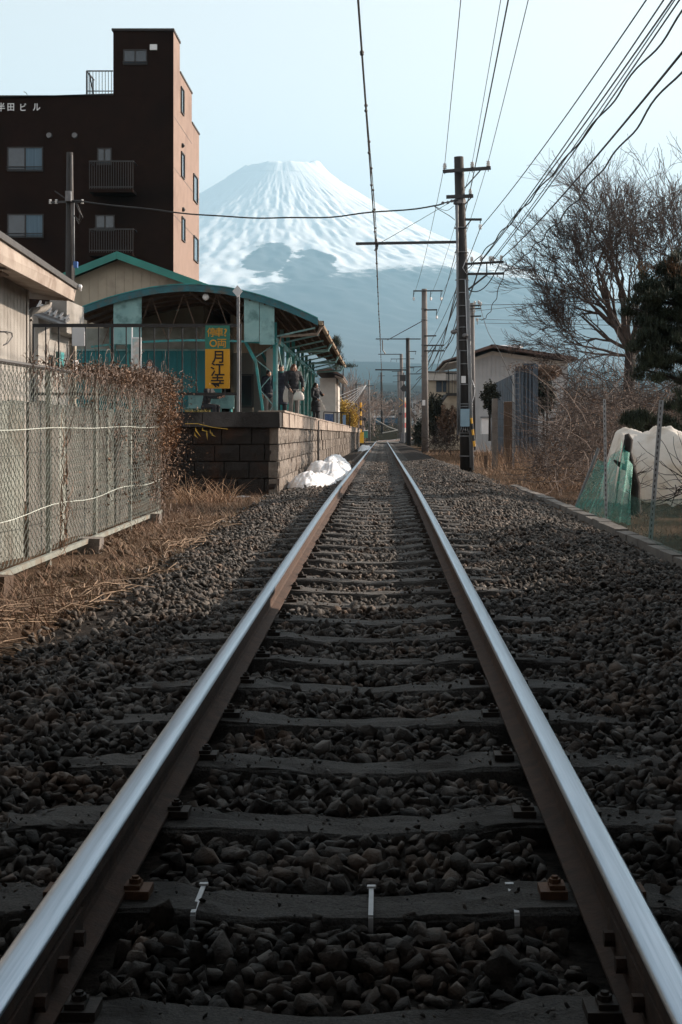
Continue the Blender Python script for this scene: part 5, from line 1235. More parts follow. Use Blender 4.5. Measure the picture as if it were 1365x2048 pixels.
h2=newthing('balcony_house',P(890,880,100),'cream house with a dark balcony left of the gabled one','house'); HY2=100.0
def bx2(m,a,b,y0,y1): p=P(*a,HY2); q=P(*b,HY2); m.box((p.x,y0,q.z),(q.x,y1,p.z))
part(h2,'wall',lambda m:bx2(m,(857,762),(925,900),HY2,HY2+8),M['cream'])
part(h2,'upper_wall',lambda m:bx2(m,(857,745),(925,761),HY2-.4,HY2+8),M['offwhite'])
part(h2,'roof_edge',lambda m:bx2(m,(855,743),(927,744.7),HY2-.6,HY2+8.4),M['iron'])
for (a,b) in (((873,762.5),(884,784)),((886,762.5),(893,784))): part(h2,'window',lambda m:bx2(m,a,b,HY2-.06,HY2-.003),M['glass'])
part(h2,'balcony_slab',lambda m:bx2(m,(892,788),(922,792),HY2-2.2,HY2-.01),M['trimdark'])
part(h2,'balcony_rail',lambda m:(m.bar(P(892,747,HY2-2),P(922,747,HY2-2),.08),m.bar(P(892,787,HY2-2),P(922,787,HY2-2),.08),[m.bar(P(893+3.2*i,747,HY2-2),P(893+3.2*i,788,HY2-2),.04) for i in range(10)],m.bar(P(897,730,HY2-2),P(897,790,HY2-2),.08)),M['black'])
part(h2,'stair',lambda m:m.bar(P(892,790,HY2-2),P(862,830,HY2-2.5),.5,.12),M['trimdark'])
ac=newthing('outdoor_cabinet',P(975,868,80),'white boxy outdoor cabinet beside the pale grey wall','cabinet')
part(ac,'body',lambda m:m.box(P(964,868,80),P(984,836,80.8)),M['white']); part(ac,'lid',lambda m:m.box(P(962.5,835.8,79.9),P(985,833.5,80.9)),M['conduit'])
# ================================================================ TREES
def grow(m,p,d,L_,r_,dep,kids,spread,up,rng_=random,minr=.004,curve=.18,sides=None):
    segs=4 if dep>1 else 3; pts=[p.copy()]; dd=d.copy(); q=p.copy(); ds=[dd.copy()]
    for i in range(segs):
        dd=(dd+Vector((rng_.gauss(0,curve),rng_.gauss(0,curve),rng_.gauss(0,curve)+up))).normalized(); q=q+dd*(L_/segs); pts.append(q.copy()); ds.append(dd.copy())
    rs=[max(minr,r_*(1-.55*i/segs)) for i in range(segs+1)]
    m.tube(pts,rs,sides or (7 if dep>=4 else (4 if dep>=2 else 3)),cap=False)
    if dep<=0: return
    n_=kids if isinstance(kids,int) else kids[min(dep,len(kids)-1)]
    for k in range(n_):
        t=rng_.uniform(.25,1.0) if k<n_-1 else 1.0; f=t*segs; i=min(int(f),segs-1); pp=pts[i].lerp(pts[i+1],f-i); bd=ds[i+1]
        ax=Vector((rng_.gauss(0,1),rng_.gauss(0,1),rng_.gauss(0,1))).cross(bd).normalized(); an_=spread*rng_.uniform(.5,1.35) if k<n_-1 else spread*.3
        nd=(Quaternion(ax,an_)@bd).normalized()
        grow(m,pp,nd,L_*rng_.uniform(.55,.85),max(minr,r_*(1-.5*t)*rng_.uniform(.5,.75)),dep-1,kids,spread,up,rng_,minr,curve,sides)
def bare_tree(base,stems,label,dep,kids,spread,up,mt_tr,mt_tw,minr,group=None,trunkh=0,tr=.2,seed=1):
    rr_=random.Random(seed); t=newthing('bare_tree',base,label,'tree',group); b0=Vector(base)
    top=b0+Vector((0,0,trunkh))
    part(t,'trunk',lambda m:m.tube([b0-Vector((0,0,.2)),b0.lerp(top,.5)+Vector((rr_.gauss(0,.05),0,0)),top],[tr*1.25,tr,tr*.85],9),mt_tr,True)
    mb=MB(b0)
    for (dx,dy,dz,L_,r_) in stems: grow(mb,top-Vector((0,0,rr_.uniform(0,.25)*min(1,trunkh))),Vector((dx,dy,dz)).normalized(),L_,r_,dep,kids,spread,up,rr_,minr)
    o=mb.build('crown',mt_tw,t); o.location=(0,0,0); return t
bT=P(1262,900,38)
bare_tree(bT,[(-.06,0,1,2.1,.11),(.10,.2,1,2.0,.10),(-.30,-.1,1,2.1,.10),(.38,0,1,1.9,.09),(-.6,.2,1,1.9,.09),(-.95,0,.9,1.8,.08),(-1.15,0,.7,1.75,.065),(-1.2,-.2,.42,1.6,.055),(-1.2,.3,.15,1.5,.045),(-1.1,-.3,-.1,1.3,.04),(.75,0,.9,1.8,.08),(0,-.5,1,1.7,.08)],'large leafless tree with a broad fan of twigs above the right thicket',5,(0,4,4,4,4,3),.42,.04,M['bark'],M['twig'],.0048,trunkh=2.7,tr=.17,seed=5)
bare_tree(P(1420,900,36),[(-.3,0,1,1.9,.08),(.1,0,1,1.9,.08),(-.6,.1,1,1.7,.07)],'second leafless tree leaning in from the right edge',5,(0,4,4,3,3,3),.36,.07,M['bark'],M['twig'],.0052,trunkh=3.0,tr=.14,seed=9)
# thicket
th_=newthing('bramble_thicket',(4.6,32,gz(32)),'tangled brown bramble thicket below the bare tree','thicket')
mb=MB(Vector(th_.location)); 
for k in range(2600):
    Y_=random.uniform(25,47); px=random.uniform(1072,1400); lim=2.5 if px>1120 else .6+1.3*(px-1072)/55
    p=P(px,868,Y_); z=gz(Y_)+random.random()**.8*lim*.95; crawl(mb,(p.x,Y_,z),random.randint(4,7),random.uniform(.10,.22),.0085,bias=(random.gauss(0,.25),0,random.uniform(-.12,.25)),wander=.22)
o=mb.build('stems',M['twig'],th_); o.location=(0,0,0); tag(o,kind='stuff')
mb=MB(Vector(th_.location))
for k in range(420):
    Y_=random.uniform(24,34); px=random.uniform(1095,1380); p=P(px,868,Y_); crawl(mb,(p.x,Y_,gz(Y_)+random.uniform(0,1.6)),7,.2,.007,bias=(random.gauss(0,.3),0,.15),wander=.18)
o=mb.build('pale_stems',M['twig_pale'],th_); o.location=(0,0,0); tag(o,kind='stuff')
n_=9000; Yl=rng.uniform(25,47,n_); pxl=rng.uniform(1075,1400,n_); lim=np.where(pxl>1130,1.9,.5+1.3*(pxl-1075)/60); zl=-.05+rng.uniform(size=n_)**1.2*lim
pts=np.stack([(pxl-VX)*Yl/F,Yl,zl],1)-np.array(th_.location); leaves('leaves',pts,rng.uniform(.03,.08,n_),M['vine_leaf'],th_,kind='stuff')
# dry grass
def gpatch(n_,x0,x1,y0,y1,thr=-.3):
    y=rng.uniform(y0,y1,n_); x=rng.uniform(x0,x1,n_); k=vnoise(x*1.3+20,y*.5+20,191)+.4*vnoise(x*3+2,y*2+2,192); m=k>thr; x=x[m];y=y[m]
    return np.stack([x,y,RZ(y)-.31],1)
p=gpatch(26000,2.15,6.5,26,78); blades('dry_grass',p,rng.uniform(.08,.34,len(p))*np.where(p[:,0]>3,1.2,.8),rng.uniform(.008,.016,len(p)),rng.uniform(.3,1.1,len(p)),M['straw2'],segs=3,kind='stuff')
p=gpatch(7000,2.7,5.0,18,30,-.1); blades('dry_grass',p,rng.uniform(.05,.25,len(p)),rng.uniform(.005,.010,len(p)),rng.uniform(.4,1.2,len(p)),M['vine'],segs=3,kind='stuff')
p=gpatch(900,3.1,5.4,36,52,-.2); blades('tall_grass',p,rng.uniform(.5,1.0,len(p)),.012,rng.uniform(.05,.5,len(p)),M['straw2'],segs=4,kind='stuff')
p=gpatch(9000,2.62,4.5,9,20,-.5); blades('verge_grass',p,rng.uniform(.03,.12,len(p)),rng.uniform(.004,.008,len(p)),rng.uniform(.5,1.2,len(p)),M['vine'],segs=3,kind='stuff')
# pine at the right edge
def shrubmass(t,name,c,rad,n_,size,mt,needles=False):
    off=np.array(t.location); p=rng.normal(size=(n_,3)); p/=np.linalg.norm(p,axis=1)[:,None]; rr=(rng.uniform(size=n_)**.45)
    lump=1+.28*np.sin(p[:,0]*7+c[0])*np.cos(p[:,2]*6+c[2])+.18*np.sin(p[:,1]*11+p[:,0]*9)
    p=p*(rr*lump)[:,None]*np.array(rad)+np.array(c)-off
    if needles: return blades(name,p,rng.uniform(size*.7,size*1.3,n_),size*.085,rng.uniform(.0,1.5,n_),mt,t,segs=2,kind='stuff')
    return leaves(name,p,rng.uniform(size*.6,size*1.4,n_),mt,t,kind='stuff')
pn=newthing('pine_tree',P(1450,930,24),'dark pine with drooping needle clumps leaning in at the right edge','tree')
puffs=[(1345,570,60,40),(1300,620,50,46),(1325,700,60,40),(1310,740,46,26),(1318,560,45,34),(1352,596,50,44),(1292,590,26,26),(1335,650,62,44),(1286,655,26,30),(1352,705,60,40),(1300,702,34,24),(1362,540,34,34),(1290,850,46,24),(1340,856,50,30),(1370,800,36,40),(1262,842,22,16),(1405,640,60,90),(1420,760,60,80)]
part(pn,'trunk',lambda m:m.tube([P(1450,960,24),P(1440,800,24),P(1432,650,24),P(1420,500,24)],[.2,.17,.13,.07],9),M['bark'],True)
rp_=random.Random(12)
for (px,py,rx,ry) in puffs:
    part(pn,'branch',lambda m:m.tube([P(1438,py+40,24),P((1438+px)/2,py+24,23.8),P(px-rx*.7,py-4,23.8)],[.06,.035,.012],5),M['bark'],True)
    n_=max(4,int(rx*ry/135))
    for j in range(n_):
        a_=rp_.uniform(0,6.28); q=rp_.random()**.5; cx_=px+rx*q*math.cos(a_); cy_=py+ry*q*math.sin(a_); s_=rp_.uniform(9,17); k=F/23.8; c=P(cx_,cy_,rp_.uniform(23.2,24.4))
        shrubmass(pn,'needle_clump',tuple(c),(s_*1.25/k,.16,s_*.62/k),330,.13,M['needle'],True)
shrubmass(pn,'needle_clump',tuple(P(1345,535,23.4)),(.2,.2,.15),260,.12,M['needle_brown'],True)
shrubmass(pn,'needle_clump',tuple(P(1290,540,23.5)),(.2,.2,.1),120,.12,M['needle_brown'],True)
# dark clipped shrub by the screen, shrubs below the houses
def shrub(px,py,Y,rx,ry,label,mt=M['shrub'],n_=2600,size=.12,base=None):
    k=F/Y; t=newthing('shrub',P(px,base or py+ry,Y),label,'shrub'); c=P(px,py,Y)
    part(t,'stem',lambda m:m.tube([P(px,(base or py+ry)+2,Y),P(px,py,Y)],[.06,.03],6),M['bark']); shrubmass(t,'foliage',tuple(c),(rx/k,rx/k*.8,ry/k),n_,size,mt); return t
shrub(980,795,57,17,30,'dark rounded evergreen shrub beside the metal screen',n_=3000,size=.10,base=880)
shrub(1088,790,60,26,38,'dark evergreen bush right behind the metal screen',n_=3000,size=.14,base=880)
shrub(1095,745,58,30,16,'brownish bush top over the metal screen, before the roof end',M['vine_leaf'],1500,.12,base=880)
shrub(868,835,90,20,44,'dark reddish brown hedge mass right of the concrete pole',M['shrub'],3200,.2,base=885)
shrub(894,850,88,18,34,'brown leafy bush under the balcony',M['vine_leaf'],2000,.2,base=885)
shrub(838,866,105,10,26,'small black shrub at the foot of the concrete pole',M['shrub'],1200,.2,base=892)
shrub(915,838,86,14,20,'grey brown bush just left of the tall dark pole',M['vine_leaf'],1200,.16,base=880)
mb=newthing('twig_pile',P(880,884,60),'pile of cut branches in the shade below the balcony house','branches'); m_=MB(Vector(mb.location))
for k in range(160): crawl(m_,P(random.uniform(862,915),random.uniform(872,892),62),6,.16,.012,wander=.25)
o=m_.build('sticks',M['twig'],mb); o.location=(0,0,0)
# ================================================================ SNOW PILES
def snowpile(x0,x1,y0,y1,h,label,seed,n=44):
    V=[];Fc=[];cx_,cy_=(x0+x1)/2,(y0+y1)/2
    for j in range(n+1):
        for i in range(n+1):
            u=i/n*2-1; v=j/n*2-1; x=cx_+u*(x1-x0)/2; y=cy_+v*(y1-y0)/2
            r_=math.sqrt(u*u+v*v)+.16*float(vnoise(np.array(u*1.6+9),np.array(v*2.6+9),seed)); r_=max(r_,0.0); e=max(0.0,1-r_**2.1)
            N_=lambda fx,fy,sd_: float(vnoise(np.array(x*fx+19),np.array(y*fy+9),sd_))
            z=gz(y)-.08+h*e**.62*(1+.34*N_(2.4,.9,seed+1)+.15*N_(5,2.2,seed+2)+.06*N_(14,6,seed+3))+.018*N_(30,15,seed+4)*(e>0)
            V.append((x,y,z))
    for j in range(n):
        for i in range(n): a=j*(n+1)+i; Fc.append((a,a+1,a+n+2,a+n+1))
    m=MB(Vector((cx_,cy_,gz(cy_)))); m.add(V,Fc); return tag(m.build('snow_pile',M['snow'],None,True),label,'snow pile')
snowpile(-1.80,-.78,24.0,29.5,.38,'large front heap of white snow against the platform wall',301,64)
snowpile(-1.74,-.58,27.0,38,.52,'taller rear heap of snow rising behind the front one',311,64)
snowpile(-1.60,-.60,78,104,.34,'distant low snow heap near the far end of the platform',321,30)
for (px,py,Y,w_,lab) in ((478,996,24.0,.16,'thin snow scrap left of the platform corner'),(600,991,23.8,.16,'flat snow scrap at the foot of the front heap'),(628,992,23.7,.18,'long flat snow scrap beside the rail')):
    m=MB(P(px,py,Y)); c=P(px,py,Y)
    for k in range(12): m.ball(c+Vector((random.uniform(-w_,w_),random.uniform(-.25,.25),random.uniform(-.01,.02))),random.uniform(.04,.09),8,(1.3,1.2,.4))
    tag(m.build('snow_patch',M['snow'],None,True),lab,'snow')
# ================================================================ PEOPLE
def remesh(o,vs):
    md=o.modifiers.new('fuse','REMESH'); md.mode='VOXEL'; md.voxel_size=vs; md.use_smooth_shade=True
    s_=o.modifiers.new('soft','SMOOTH'); s_.factor=.5; s_.iterations=2
def person(loc,rz,H,label,coat,trous,hairm,long=False,arms=None,legs=None,skirt=False,coatlen=.0,scarf=None,lean=0,seat=False,turn=0,shoe=None):
    s=H/1.68; t=tag(empty('person',loc,rz),label,'person')
    def V_(x,y,z): return Vector((x*s,y*s,z*s))
    hipz=.90 if not seat else .50; sh=hipz+.50; L_=lean
    def T_(z,y=0,x=0): # torso point, leaning forward (towards -Y)
        return V_(x,y-(z-hipz)*L_,z)
    arms=arms or [((-.19,0,sh),(-.25,.0,sh-.28),(-.24,-.06,sh-.52)),((.19,0,sh),(.25,.0,sh-.28),(.24,-.06,sh-.52))]
    legs=legs or [((-.09,0,hipz),(-.10,-.02,.48),(-.10,.02,.07)),((.09,0,hipz),(.10,-.02,.48),(.11,.03,.07))]
    hd=T_(hipz+.66,-.01)
    def torso(m,g):
        for z,rx,ry in ((hipz-.02,.155,.105),(hipz+.10,.145,.10),(hipz+.22,.14,.10),(hipz+.34,.155,.11),(hipz+.44,.16,.105)): m.ball(T_(z),1.0,12,((rx+g)*s,(ry+g)*s,(.11+g)*s))
        m.tube([T_(sh,0,-.15),T_(sh+.01),T_(sh,0,.15)],[(.065+g)*s,(.075+g)*s,(.065+g)*s],10)
        m.ball(T_(sh,0,-.155),(.07+g)*s,10); m.ball(T_(sh,0,.155),(.07+g)*s,10)
    def limb(m,a,b_,c_,r0,r1,r2,g,end=1.0):
        a,b_,c_=V_(*a),V_(*b_),V_(*c_); c2=b_+(c_-b_)*end; m.tube([a,a.lerp(b_,.5),b_],[(r0+g)*s,(r0*.95+g)*s,(r1+g)*s],9); m.tube([b_,b_.lerp(c2,.4),c2],[(r1+g)*s,(r1*1.0+g)*s,(r2+g)*s],9); m.ball(b_,(r1+g)*s,9)
    m=MB(); torso(m,0)
    m.tube([T_(sh),T_(hipz+.60)],.052*s,9); m.ball(hd,1,14,(.073*s,.092*s,.108*s)); m.ball(hd+V_(0,-.045,-.055),1,10,(.045*s,.045*s,.05*s))
    m.ball(hd+V_(0,-.093,-.012),1,8,(.013*s,.022*s,.022*s)); 
    for q in (-1,1): m.ball(hd+V_(q*.074,.0,-.01),1,8,(.012*s,.02*s,.03*s))
    for a,b_,c_ in arms: limb(m,a,b_,c_,.045,.036,.026,0)
    for a,b_,c_ in legs:
        limb(m,a,b_,c_,.078,.052,.038,0); f=V_(*c_); m.tube([f,f+V_(0,-.05,-.04),f+V_(0,-.16,-.045)],[.042*s,.04*s,.028*s],8)
    body=m.build('body',M['skin'],t,True); remesh(body,.014)
    # hands with five fingers each, continuing the wrist
    for a,b_,c_ in arms:
        b_,c_=V_(*b_),V_(*c_); d=(c_-b_).normalized(); u=d.cross(Vector((0,1,.3))).normalized(); w_=d.cross(u)
        h=MB(); h.ball(c_+d*.045*s,1,9,(.026*s,.030*s,.045*s))
        for i in range(4):
            r0=c_+d*.07*s+w_*(i-1.5)*.017*s; ln=(.062,.074,.07,.055)[i]*s; h.tube([r0,r0+d*ln*.5+u*.008,r0+d*ln*.85+u*.024],[.0085*s,.008*s,.006*s],6)
        r0=c_+d*.03*s-w_*.026*s; h.tube([r0,r0-w_*.022*s+d*.02*s,r0-w_*.02*s+d*.05*s+u*.012],[.010*s,.009*s,.007*s],6)
        h.build('hand',M['skin'],t,True)
    f=MB()
    for q in (-1,1): f.ball(hd+V_(q*.030,-.080,.008),.009*s,8)
    f.build('eyes',M['signblack'],t,True); f=MB(); f.ball(hd+V_(0,-.086,-.052),1,8,(.022*s,.010*s,.006*s)); f.build('mouth',M['red'],t,True)
    m=MB(); torso(m,.028); 
    for a,b_,c_ in arms: limb(m,a,b_,c_,.052,.045,.036,.014,.93)
    if coatlen: 
        m.tube([T_(hipz+.05),V_(0,0,hipz-coatlen*.5),V_(0,0,hipz-coatlen)],[.17*s,.19*s,.205*s],14)
    m.tube([T_(sh+.02),T_(sh+.07)],[.085*s,.07*s],10)
    co_=m.build('coat',coat,t,True); remesh(co_,.018)
    m=MB()
    if skirt: m.tube([V_(0,0,hipz+.04),V_(0,0,hipz-.2),V_(0,0,hipz-.38)],[.15*s,.18*s,.21*s],14)
    for a,b_,c_ in legs: limb(m,a,b_,c_,.085,.06,.046,.010,.97)
    m.ball(V_(0,0,hipz),1,12,(.17*s,.13*s,.13*s)); tr_=m.build('skirt_and_tights' if skirt else 'trousers',trous,t,True); remesh(tr_,.018)
    for a,b_,c_ in legs:
        f=V_(*c_); m=MB(); m.tube([f+V_(0,.02,.02),f+V_(0,.03,-.04)],[.05*s,.05*s],9); m.tube([f+V_(0,.05,-.045),f+V_(0,-.06,-.04),f+V_(0,-.18,-.05)],[.042*s,.046*s,.03*s],9); m.build('shoe',shoe or M['black'],t,True)
    hm_=MB(); hm_.ball(hd+V_(0,.018,.022),1,14,(.088*s,.098*s,.112*s)); 
    if long:
        hm_.tube([hd+V_(0,.05,.02),hd+V_(0,.07,-.14),hd+V_(0,.075,-.30)],[.085*s,.09*s,.06*s],12)
        for q in (-1,1): hm_.tube([hd+V_(q*.07,-.01,.03),hd+V_(q*.085,-.01,-.10),hd+V_(q*.085,-.02,-.25)],[.03*s,.035*s,.02*s],8)
    hm_.build('hair',hairm,t,True)
    if scarf: m=MB(); m.lathe(T_(sh+.045),[(.06*s,-.04),(.10*s,-.03),(.105*s,.02),(.07*s,.05)],12); m.build('scarf',scarf,t,True)
    return t,s
def carried_bag(loc,sz,label,mt,rz=0,group=None):
    m=MB(Vector(loc)); x,y,z=loc; w_,d_,h_=sz
    t=tag(empty('carried_bag',loc),label,'bag'); mb=MB()
    prof=[(0,0),(.9,.02),(1.05,.25),(1.0,.55),(.75,.85),(.35,1.0)]
    mb.lathe((0,0,-h_),[(max(.01,p[0])*w_/2,p[1]*h_) for p in prof],12); o=mb.build('bag_body',mt,t,True); o.scale=(1,d_/w_,1)
    mb=MB(); mb.tube([(-w_*.3,0,-h_*.15),(-w_*.15,0,.05),(w_*.15,0,.05),(w_*.3,0,-h_*.15)],.008,5); mb.build('bag_handle',mt,t)
k_=lambda Y:F/Y
def foot(px,Y): return ((px-VX)*Y/F,Y,PZ)
sh=1.40
person(foot(538,44.5),.5,1.62,'person in a dark jacket mostly hidden behind the front lattice column',M['coatnavy'],M['trousergrey'],M['hair'])
person(foot(563,42.6),.25,1.70,'person in a long navy coat and teal scarf right beside the column',M['coatnavy'],M['trouserdark'],M['hair'],coatlen=.40,scarf=M['teal'],arms=[((-.19,0,sh),(-.26,-.02,sh-.28),(-.22,-.12,sh-.50)),((.19,0,sh),(.27,-.08,sh-.24),(.20,-.28,sh-.12))])
person(foot(588,41.6),.55,1.66,'person with brown hair, short black jacket and grey trousers holding a white bag',M['coat'],M['trousergrey'],M['hairbrown'],long=True,arms=[((-.19,0,sh),(-.27,-.02,sh-.27),(-.20,-.14,sh-.46)),((.19,0,sh),(.28,-.04,sh-.26),(.20,-.20,sh-.42))],shoe=M['trousergrey'])
person(foot(632,55),.9,1.60,'person with long black hair, black coat and skirt, rightmost on the platform',M['coat'],M['trouserdark'],M['hair'],long=True,skirt=True,coatlen=.2,arms=[((-.19,0,sh),(-.26,-.05,sh-.27),(-.12,-.22,sh-.40)),((.19,0,sh),(.27,-.10,sh-.22),(.12,-.30,sh-.20))])
person(foot(300,38.2),.1,1.62,'person in a black hooded coat standing behind the railing by the poster case',M['coat'],M['trouserdark'],M['hair'],long=True,coatlen=.3,scarf=M['greysiding'])
fx=foot(410,42.6)
person((fx[0],fx[1]+.15,PZ-.02),1.15,1.58,'person in a black jacket seated under the station sign reaching forward',M['coat'],M['trouserdark'],M['hair'],seat=True,lean=.25,
  legs=[((-.09,0,.50),(-.12,-.40,.50),(-.12,-.40,.08)),((.09,0,.50),(.12,-.40,.50),(.12,-.38,.08))],arms=[((-.19,-.12,1.0),(-.24,-.30,.80),(-.16,-.56,.78)),((.19,-.12,1.0),(.24,-.30,.80),(.12,-.58,.82))])
bn.location=(fx[0]+.30,42.98,PZ)
c=P(598,783,41.35); carried_bag(tuple(c),(.30,.16,.26),'rounded white bag held by the brown haired person',M['bag'])
c=P(575.5,776,42.2); carried_bag(tuple(c),(.26,.14,.42),'long white shopping bag hanging beside the navy coated person',M['bag'])
m=MB(P(645,800,54.6)); a,b_,c_=P(641,797,54.6),P(652,820,54.6),P(643,820,54.6); m.prism([(a.x,a.z),(b_.x,b_.z),(c_.x,c_.z)],54.5,54.62); tag(m.build('tote_bag',M['bag']),'pale triangular tote held by the rightmost person','bag')
# ================================================================ FAR END OF THE PLATFORM
sh_=newthing('platform_shelter',P(660,860,82),'white walled shelter with brown eaves beyond the canopy','shelter')
part(sh_,'wall',lambda m:m.box((P(640,0,82).x,82,PZ),(P(672,0,82).x,90,P(0,756,82).z)),M['offwhite'])
part(sh_,'pillar',lambda m:m.box((P(673,0,82).x,82.2,PZ),(P(675.5,0,82).x,82.5,P(0,757,82).z)),M['rustbrown'])
part(sh_,'roof',lambda m:m.prism([(P(636,0,82).x,P(0,744,82).z),(P(662,0,82).x,P(0,738,82).z),(P(689,0,82).x,P(0,753,82).z),(P(689,0,82).x,P(0,757,82).z),(P(662,0,82).x,P(0,743,82).z),(P(636,0,82).x,P(0,749,82).z)],80.5,91),M['rooftile'])
part(sh_,'soffit',lambda m:m.prism([(P(672.2,0,82).x,P(0,752,82).z),(P(688,0,82).x,P(0,758,82).z),(P(688,0,82).x,P(0,759.5,82).z),(P(672.2,0,82).x,P(0,755,82).z)],80.6,90.9),M['soffit'])
fr=newthing('blue_sign_railing',P(672,852,72),'low black railing with a blue notice panel near the far platform end','railing')
part(fr,'rail_frame',lambda m:(m.bar(P(648,824,72),P(700,826,72),.05),m.bar(P(648,848,72),P(700,850,72),.04),[m.bar(P(px,824.5,72),P(px,856,72),.045) for px in (648,668,684,700)]),M['black'])
part(fr,'notice_panel',lambda m:m.box(P(650,848,71.9),P(667,828,71.95)),mat('blue notice',(.03,.08,.22),(.10,.16,.30),14,.5))
part(fr,'notice_panel',lambda m:m.box(P(686,850,71.9),P(692,830,71.95)),mat('light blue notice',(.18,.32,.52),None,4,.5))
yb=newthing('yellow_bush',P(690,872,114),'bushy shrub with yellow autumn leaves behind the far platform railing','bush')
for (px,py,rx,ry) in ((678,822,14,24),(692,826,17,26),(706,838,12,24),(690,848,20,20)): shrubmass(yb,'foliage',tuple(P(px,py,114)),(rx/25.,.8,ry/25.),1300,.16,M['yellowleaf'])
part(yb,'stem',lambda m:m.tube([P(690,878,114),P(690,830,114)],[.08,.04],6),M['bark'])
cf_=newthing('conifer',P(672,880,118),'dark conifer crown showing above the canopy eaves','tree')
part(cf_,'trunk',lambda m:m.tube([P(672,885,118),P(673,672,118)],[.2,.05],7),M['bark'])
for (px,py,rx,ry) in ((673,682,8,9),(674,693,12,9),(672,706,13,10),(676,718,14,10),(672,735,14,14)): shrubmass(cf_,'foliage',tuple(P(px,py,118)),(rx/24.2,.5,ry/24.2),500,.35,M['needle'],True)
cf2=newthing('conifer',P(697,880,140),'flat spreading dark conifer branch beyond the canopy tip','tree')
part(cf2,'trunk',lambda m:m.tube([P(685,885,140),P(687,736,140)],[.15,.05],7),M['bark']); shrubmass(cf2,'foliage',tuple(P(698,733,140)),(.85,.4,.16),420,.35,M['needle'],True)
# bare trees beyond the platform
labs=['leftmost pale bare tree just past the yellow bush','tall bare tree behind the left post','slender bare tree nearest the canopy tip','bare tree directly left of the bending track','bushy bare tree low behind the crossing mast','farthest faint bare tree by the bend','wide bare tree over the crossing road','thin bare tree behind the third pole','bare tree in the gap between the poles']
spots=[(700,170,748,1),(728,190,752,2),(690,150,735,3),(748,230,775,4),(716,140,790,5),(765,300,800,6),(712,210,742,7),(828,200,790,8),(785,330,800,9)]
for (px,Y,top,sd_),lb in zip(spots,labs):
    b=P(px,868,Y); b.z=rz_far(Y)-.3; H_=CAMZ-(top-VY)*Y/F-b.z
    bare_tree(b,[(random.uniform(-.5,.5),random.uniform(-.5,.5),1,H_*.34,.05*H_/7) for _ in range(5)],lb,3,(0,4,4,4),.5,.05,M['twig_pale'],M['twig_pale'],.014*Y/170,trunkh=H_*.22,tr=.02*H_,seed=sd_+20,group=None)
# level crossing
rd=MB(Vector((0,142,railz(140)))); rd.box((-14,138.5,railz(140)-.14),(-.75,146,railz(140)-.012)); rd.box((-.46,138.5,railz(140)-.14),(.31,146,railz(140)-.012)); rd.box((.60,138.5,railz(140)-.14),(14,146,railz(140)-.012)); tag(rd.build('road',M['asphalt']),kind='structure')
bp_=MB(Vector((0,138,.2))); bp_.bar((-1.7,138,railz(138)-.01),(1.6,138,railz(138)-.01),.25,.10); tag(bp_.build('crossing_edge_beam',M['offwhite']),'pale beam along the near edge of the level crossing','beam')
def mast(px,Y,top,label,boxm,wide):
    t=newthing('crossing_mast',P(px,886,Y),label,'crossing mast'); b=P(px,886,Y); z1=P(px,top,Y).z; n_=9
    for i in range(n_):
        za=b.z+(z1-b.z)*i/n_; zb=b.z+(z1-b.z)*(i+1)/n_; part(t,'mast_band',lambda m:m.tube([(b.x,Y,za),(b.x,Y,zb)],wide,8),[M['yellow'],M['rust']][i%2] if wide<.13 else [M['offwhite'],M['red']][i%2])
    part(t,'crossbuck',lambda m:(m.bar((b.x-.5,Y-.2,z1-.9),(b.x+.5,Y-.2,z1-.1),.14,.04),m.bar((b.x-.5,Y-.26,z1-.1),(b.x+.5,Y-.26,z1-.9),.14,.04)),M['yellow'])
    part(t,'warning_light',lambda m:(m.lathe((b.x-.38,Y-.22,z1-1.6),[(.16,-.12),(.18,0)],10,'y'),m.lathe((b.x+.38,Y-.22,z1-1.6),[(.16,-.12),(.18,0)],10,'y')),M['black'])
    part(t,'mechanism_box',lambda m:m.box((b.x-.34,Y-.7,b.z),(b.x+.3,Y-.2,b.z+1.05)),boxm); return t
mast(722,138,805,'yellow banded crossing mast with an orange gate box at the platform end',M['yellow'],.10)
mast(809,140,795,'red and white banded crossing mast right of the track',M['iron'],.15)
gb=newthing('crossing_gate',P(722,868,139),'raised thin crossing barrier pole over the road','barrier')
part(gb,'barrier_pole',lambda m:m.tube([P(750,838,139),P(776,853,139),P(796,860,139)],.05,6),M['offwhite'])
gb2=newthing('crossing_gate',P(796,868,141),'lower crossing barrier pole slanting from the right mast','barrier')
part(gb2,'barrier_pole',lambda m:m.tube([P(765,866,141),P(797,860,141)],.05,6),M['offwhite'])
gc=newthing('garden_cabinet',P(732,876,150),'small green cabinet by the crossing road','cabinet'); part(gc,'body',lambda m:m.box(P(728,876,150),P(736,862,150.4)),mat('green cabinet',(.05,.20,.15),None,3,.5)); part(gc,'lid',lambda m:m.box(P(727.5,861.7,149.9),P(736.5,860,150.5)),M['white'])
bh=newthing('blue_roofed_building',P(778,868,360),'long blue roofed building closing the view beyond the bend','building'); 
part(bh,'wall',lambda m:m.box(P(750,880,360),P(806,846,372)),M['bluegrey']); part(bh,'roof',lambda m:m.box(P(748,845.8,359),P(808,833,373)),M['bluegrey']); part(bh,'roof_edge',lambda m:m.box(P(748,835,358.5),P(808,831.5,358.9)),M['white']); part(bh,'roof_ridge',lambda m:m.box(P(748,822,365),P(808,820.5,366)),M['white'])
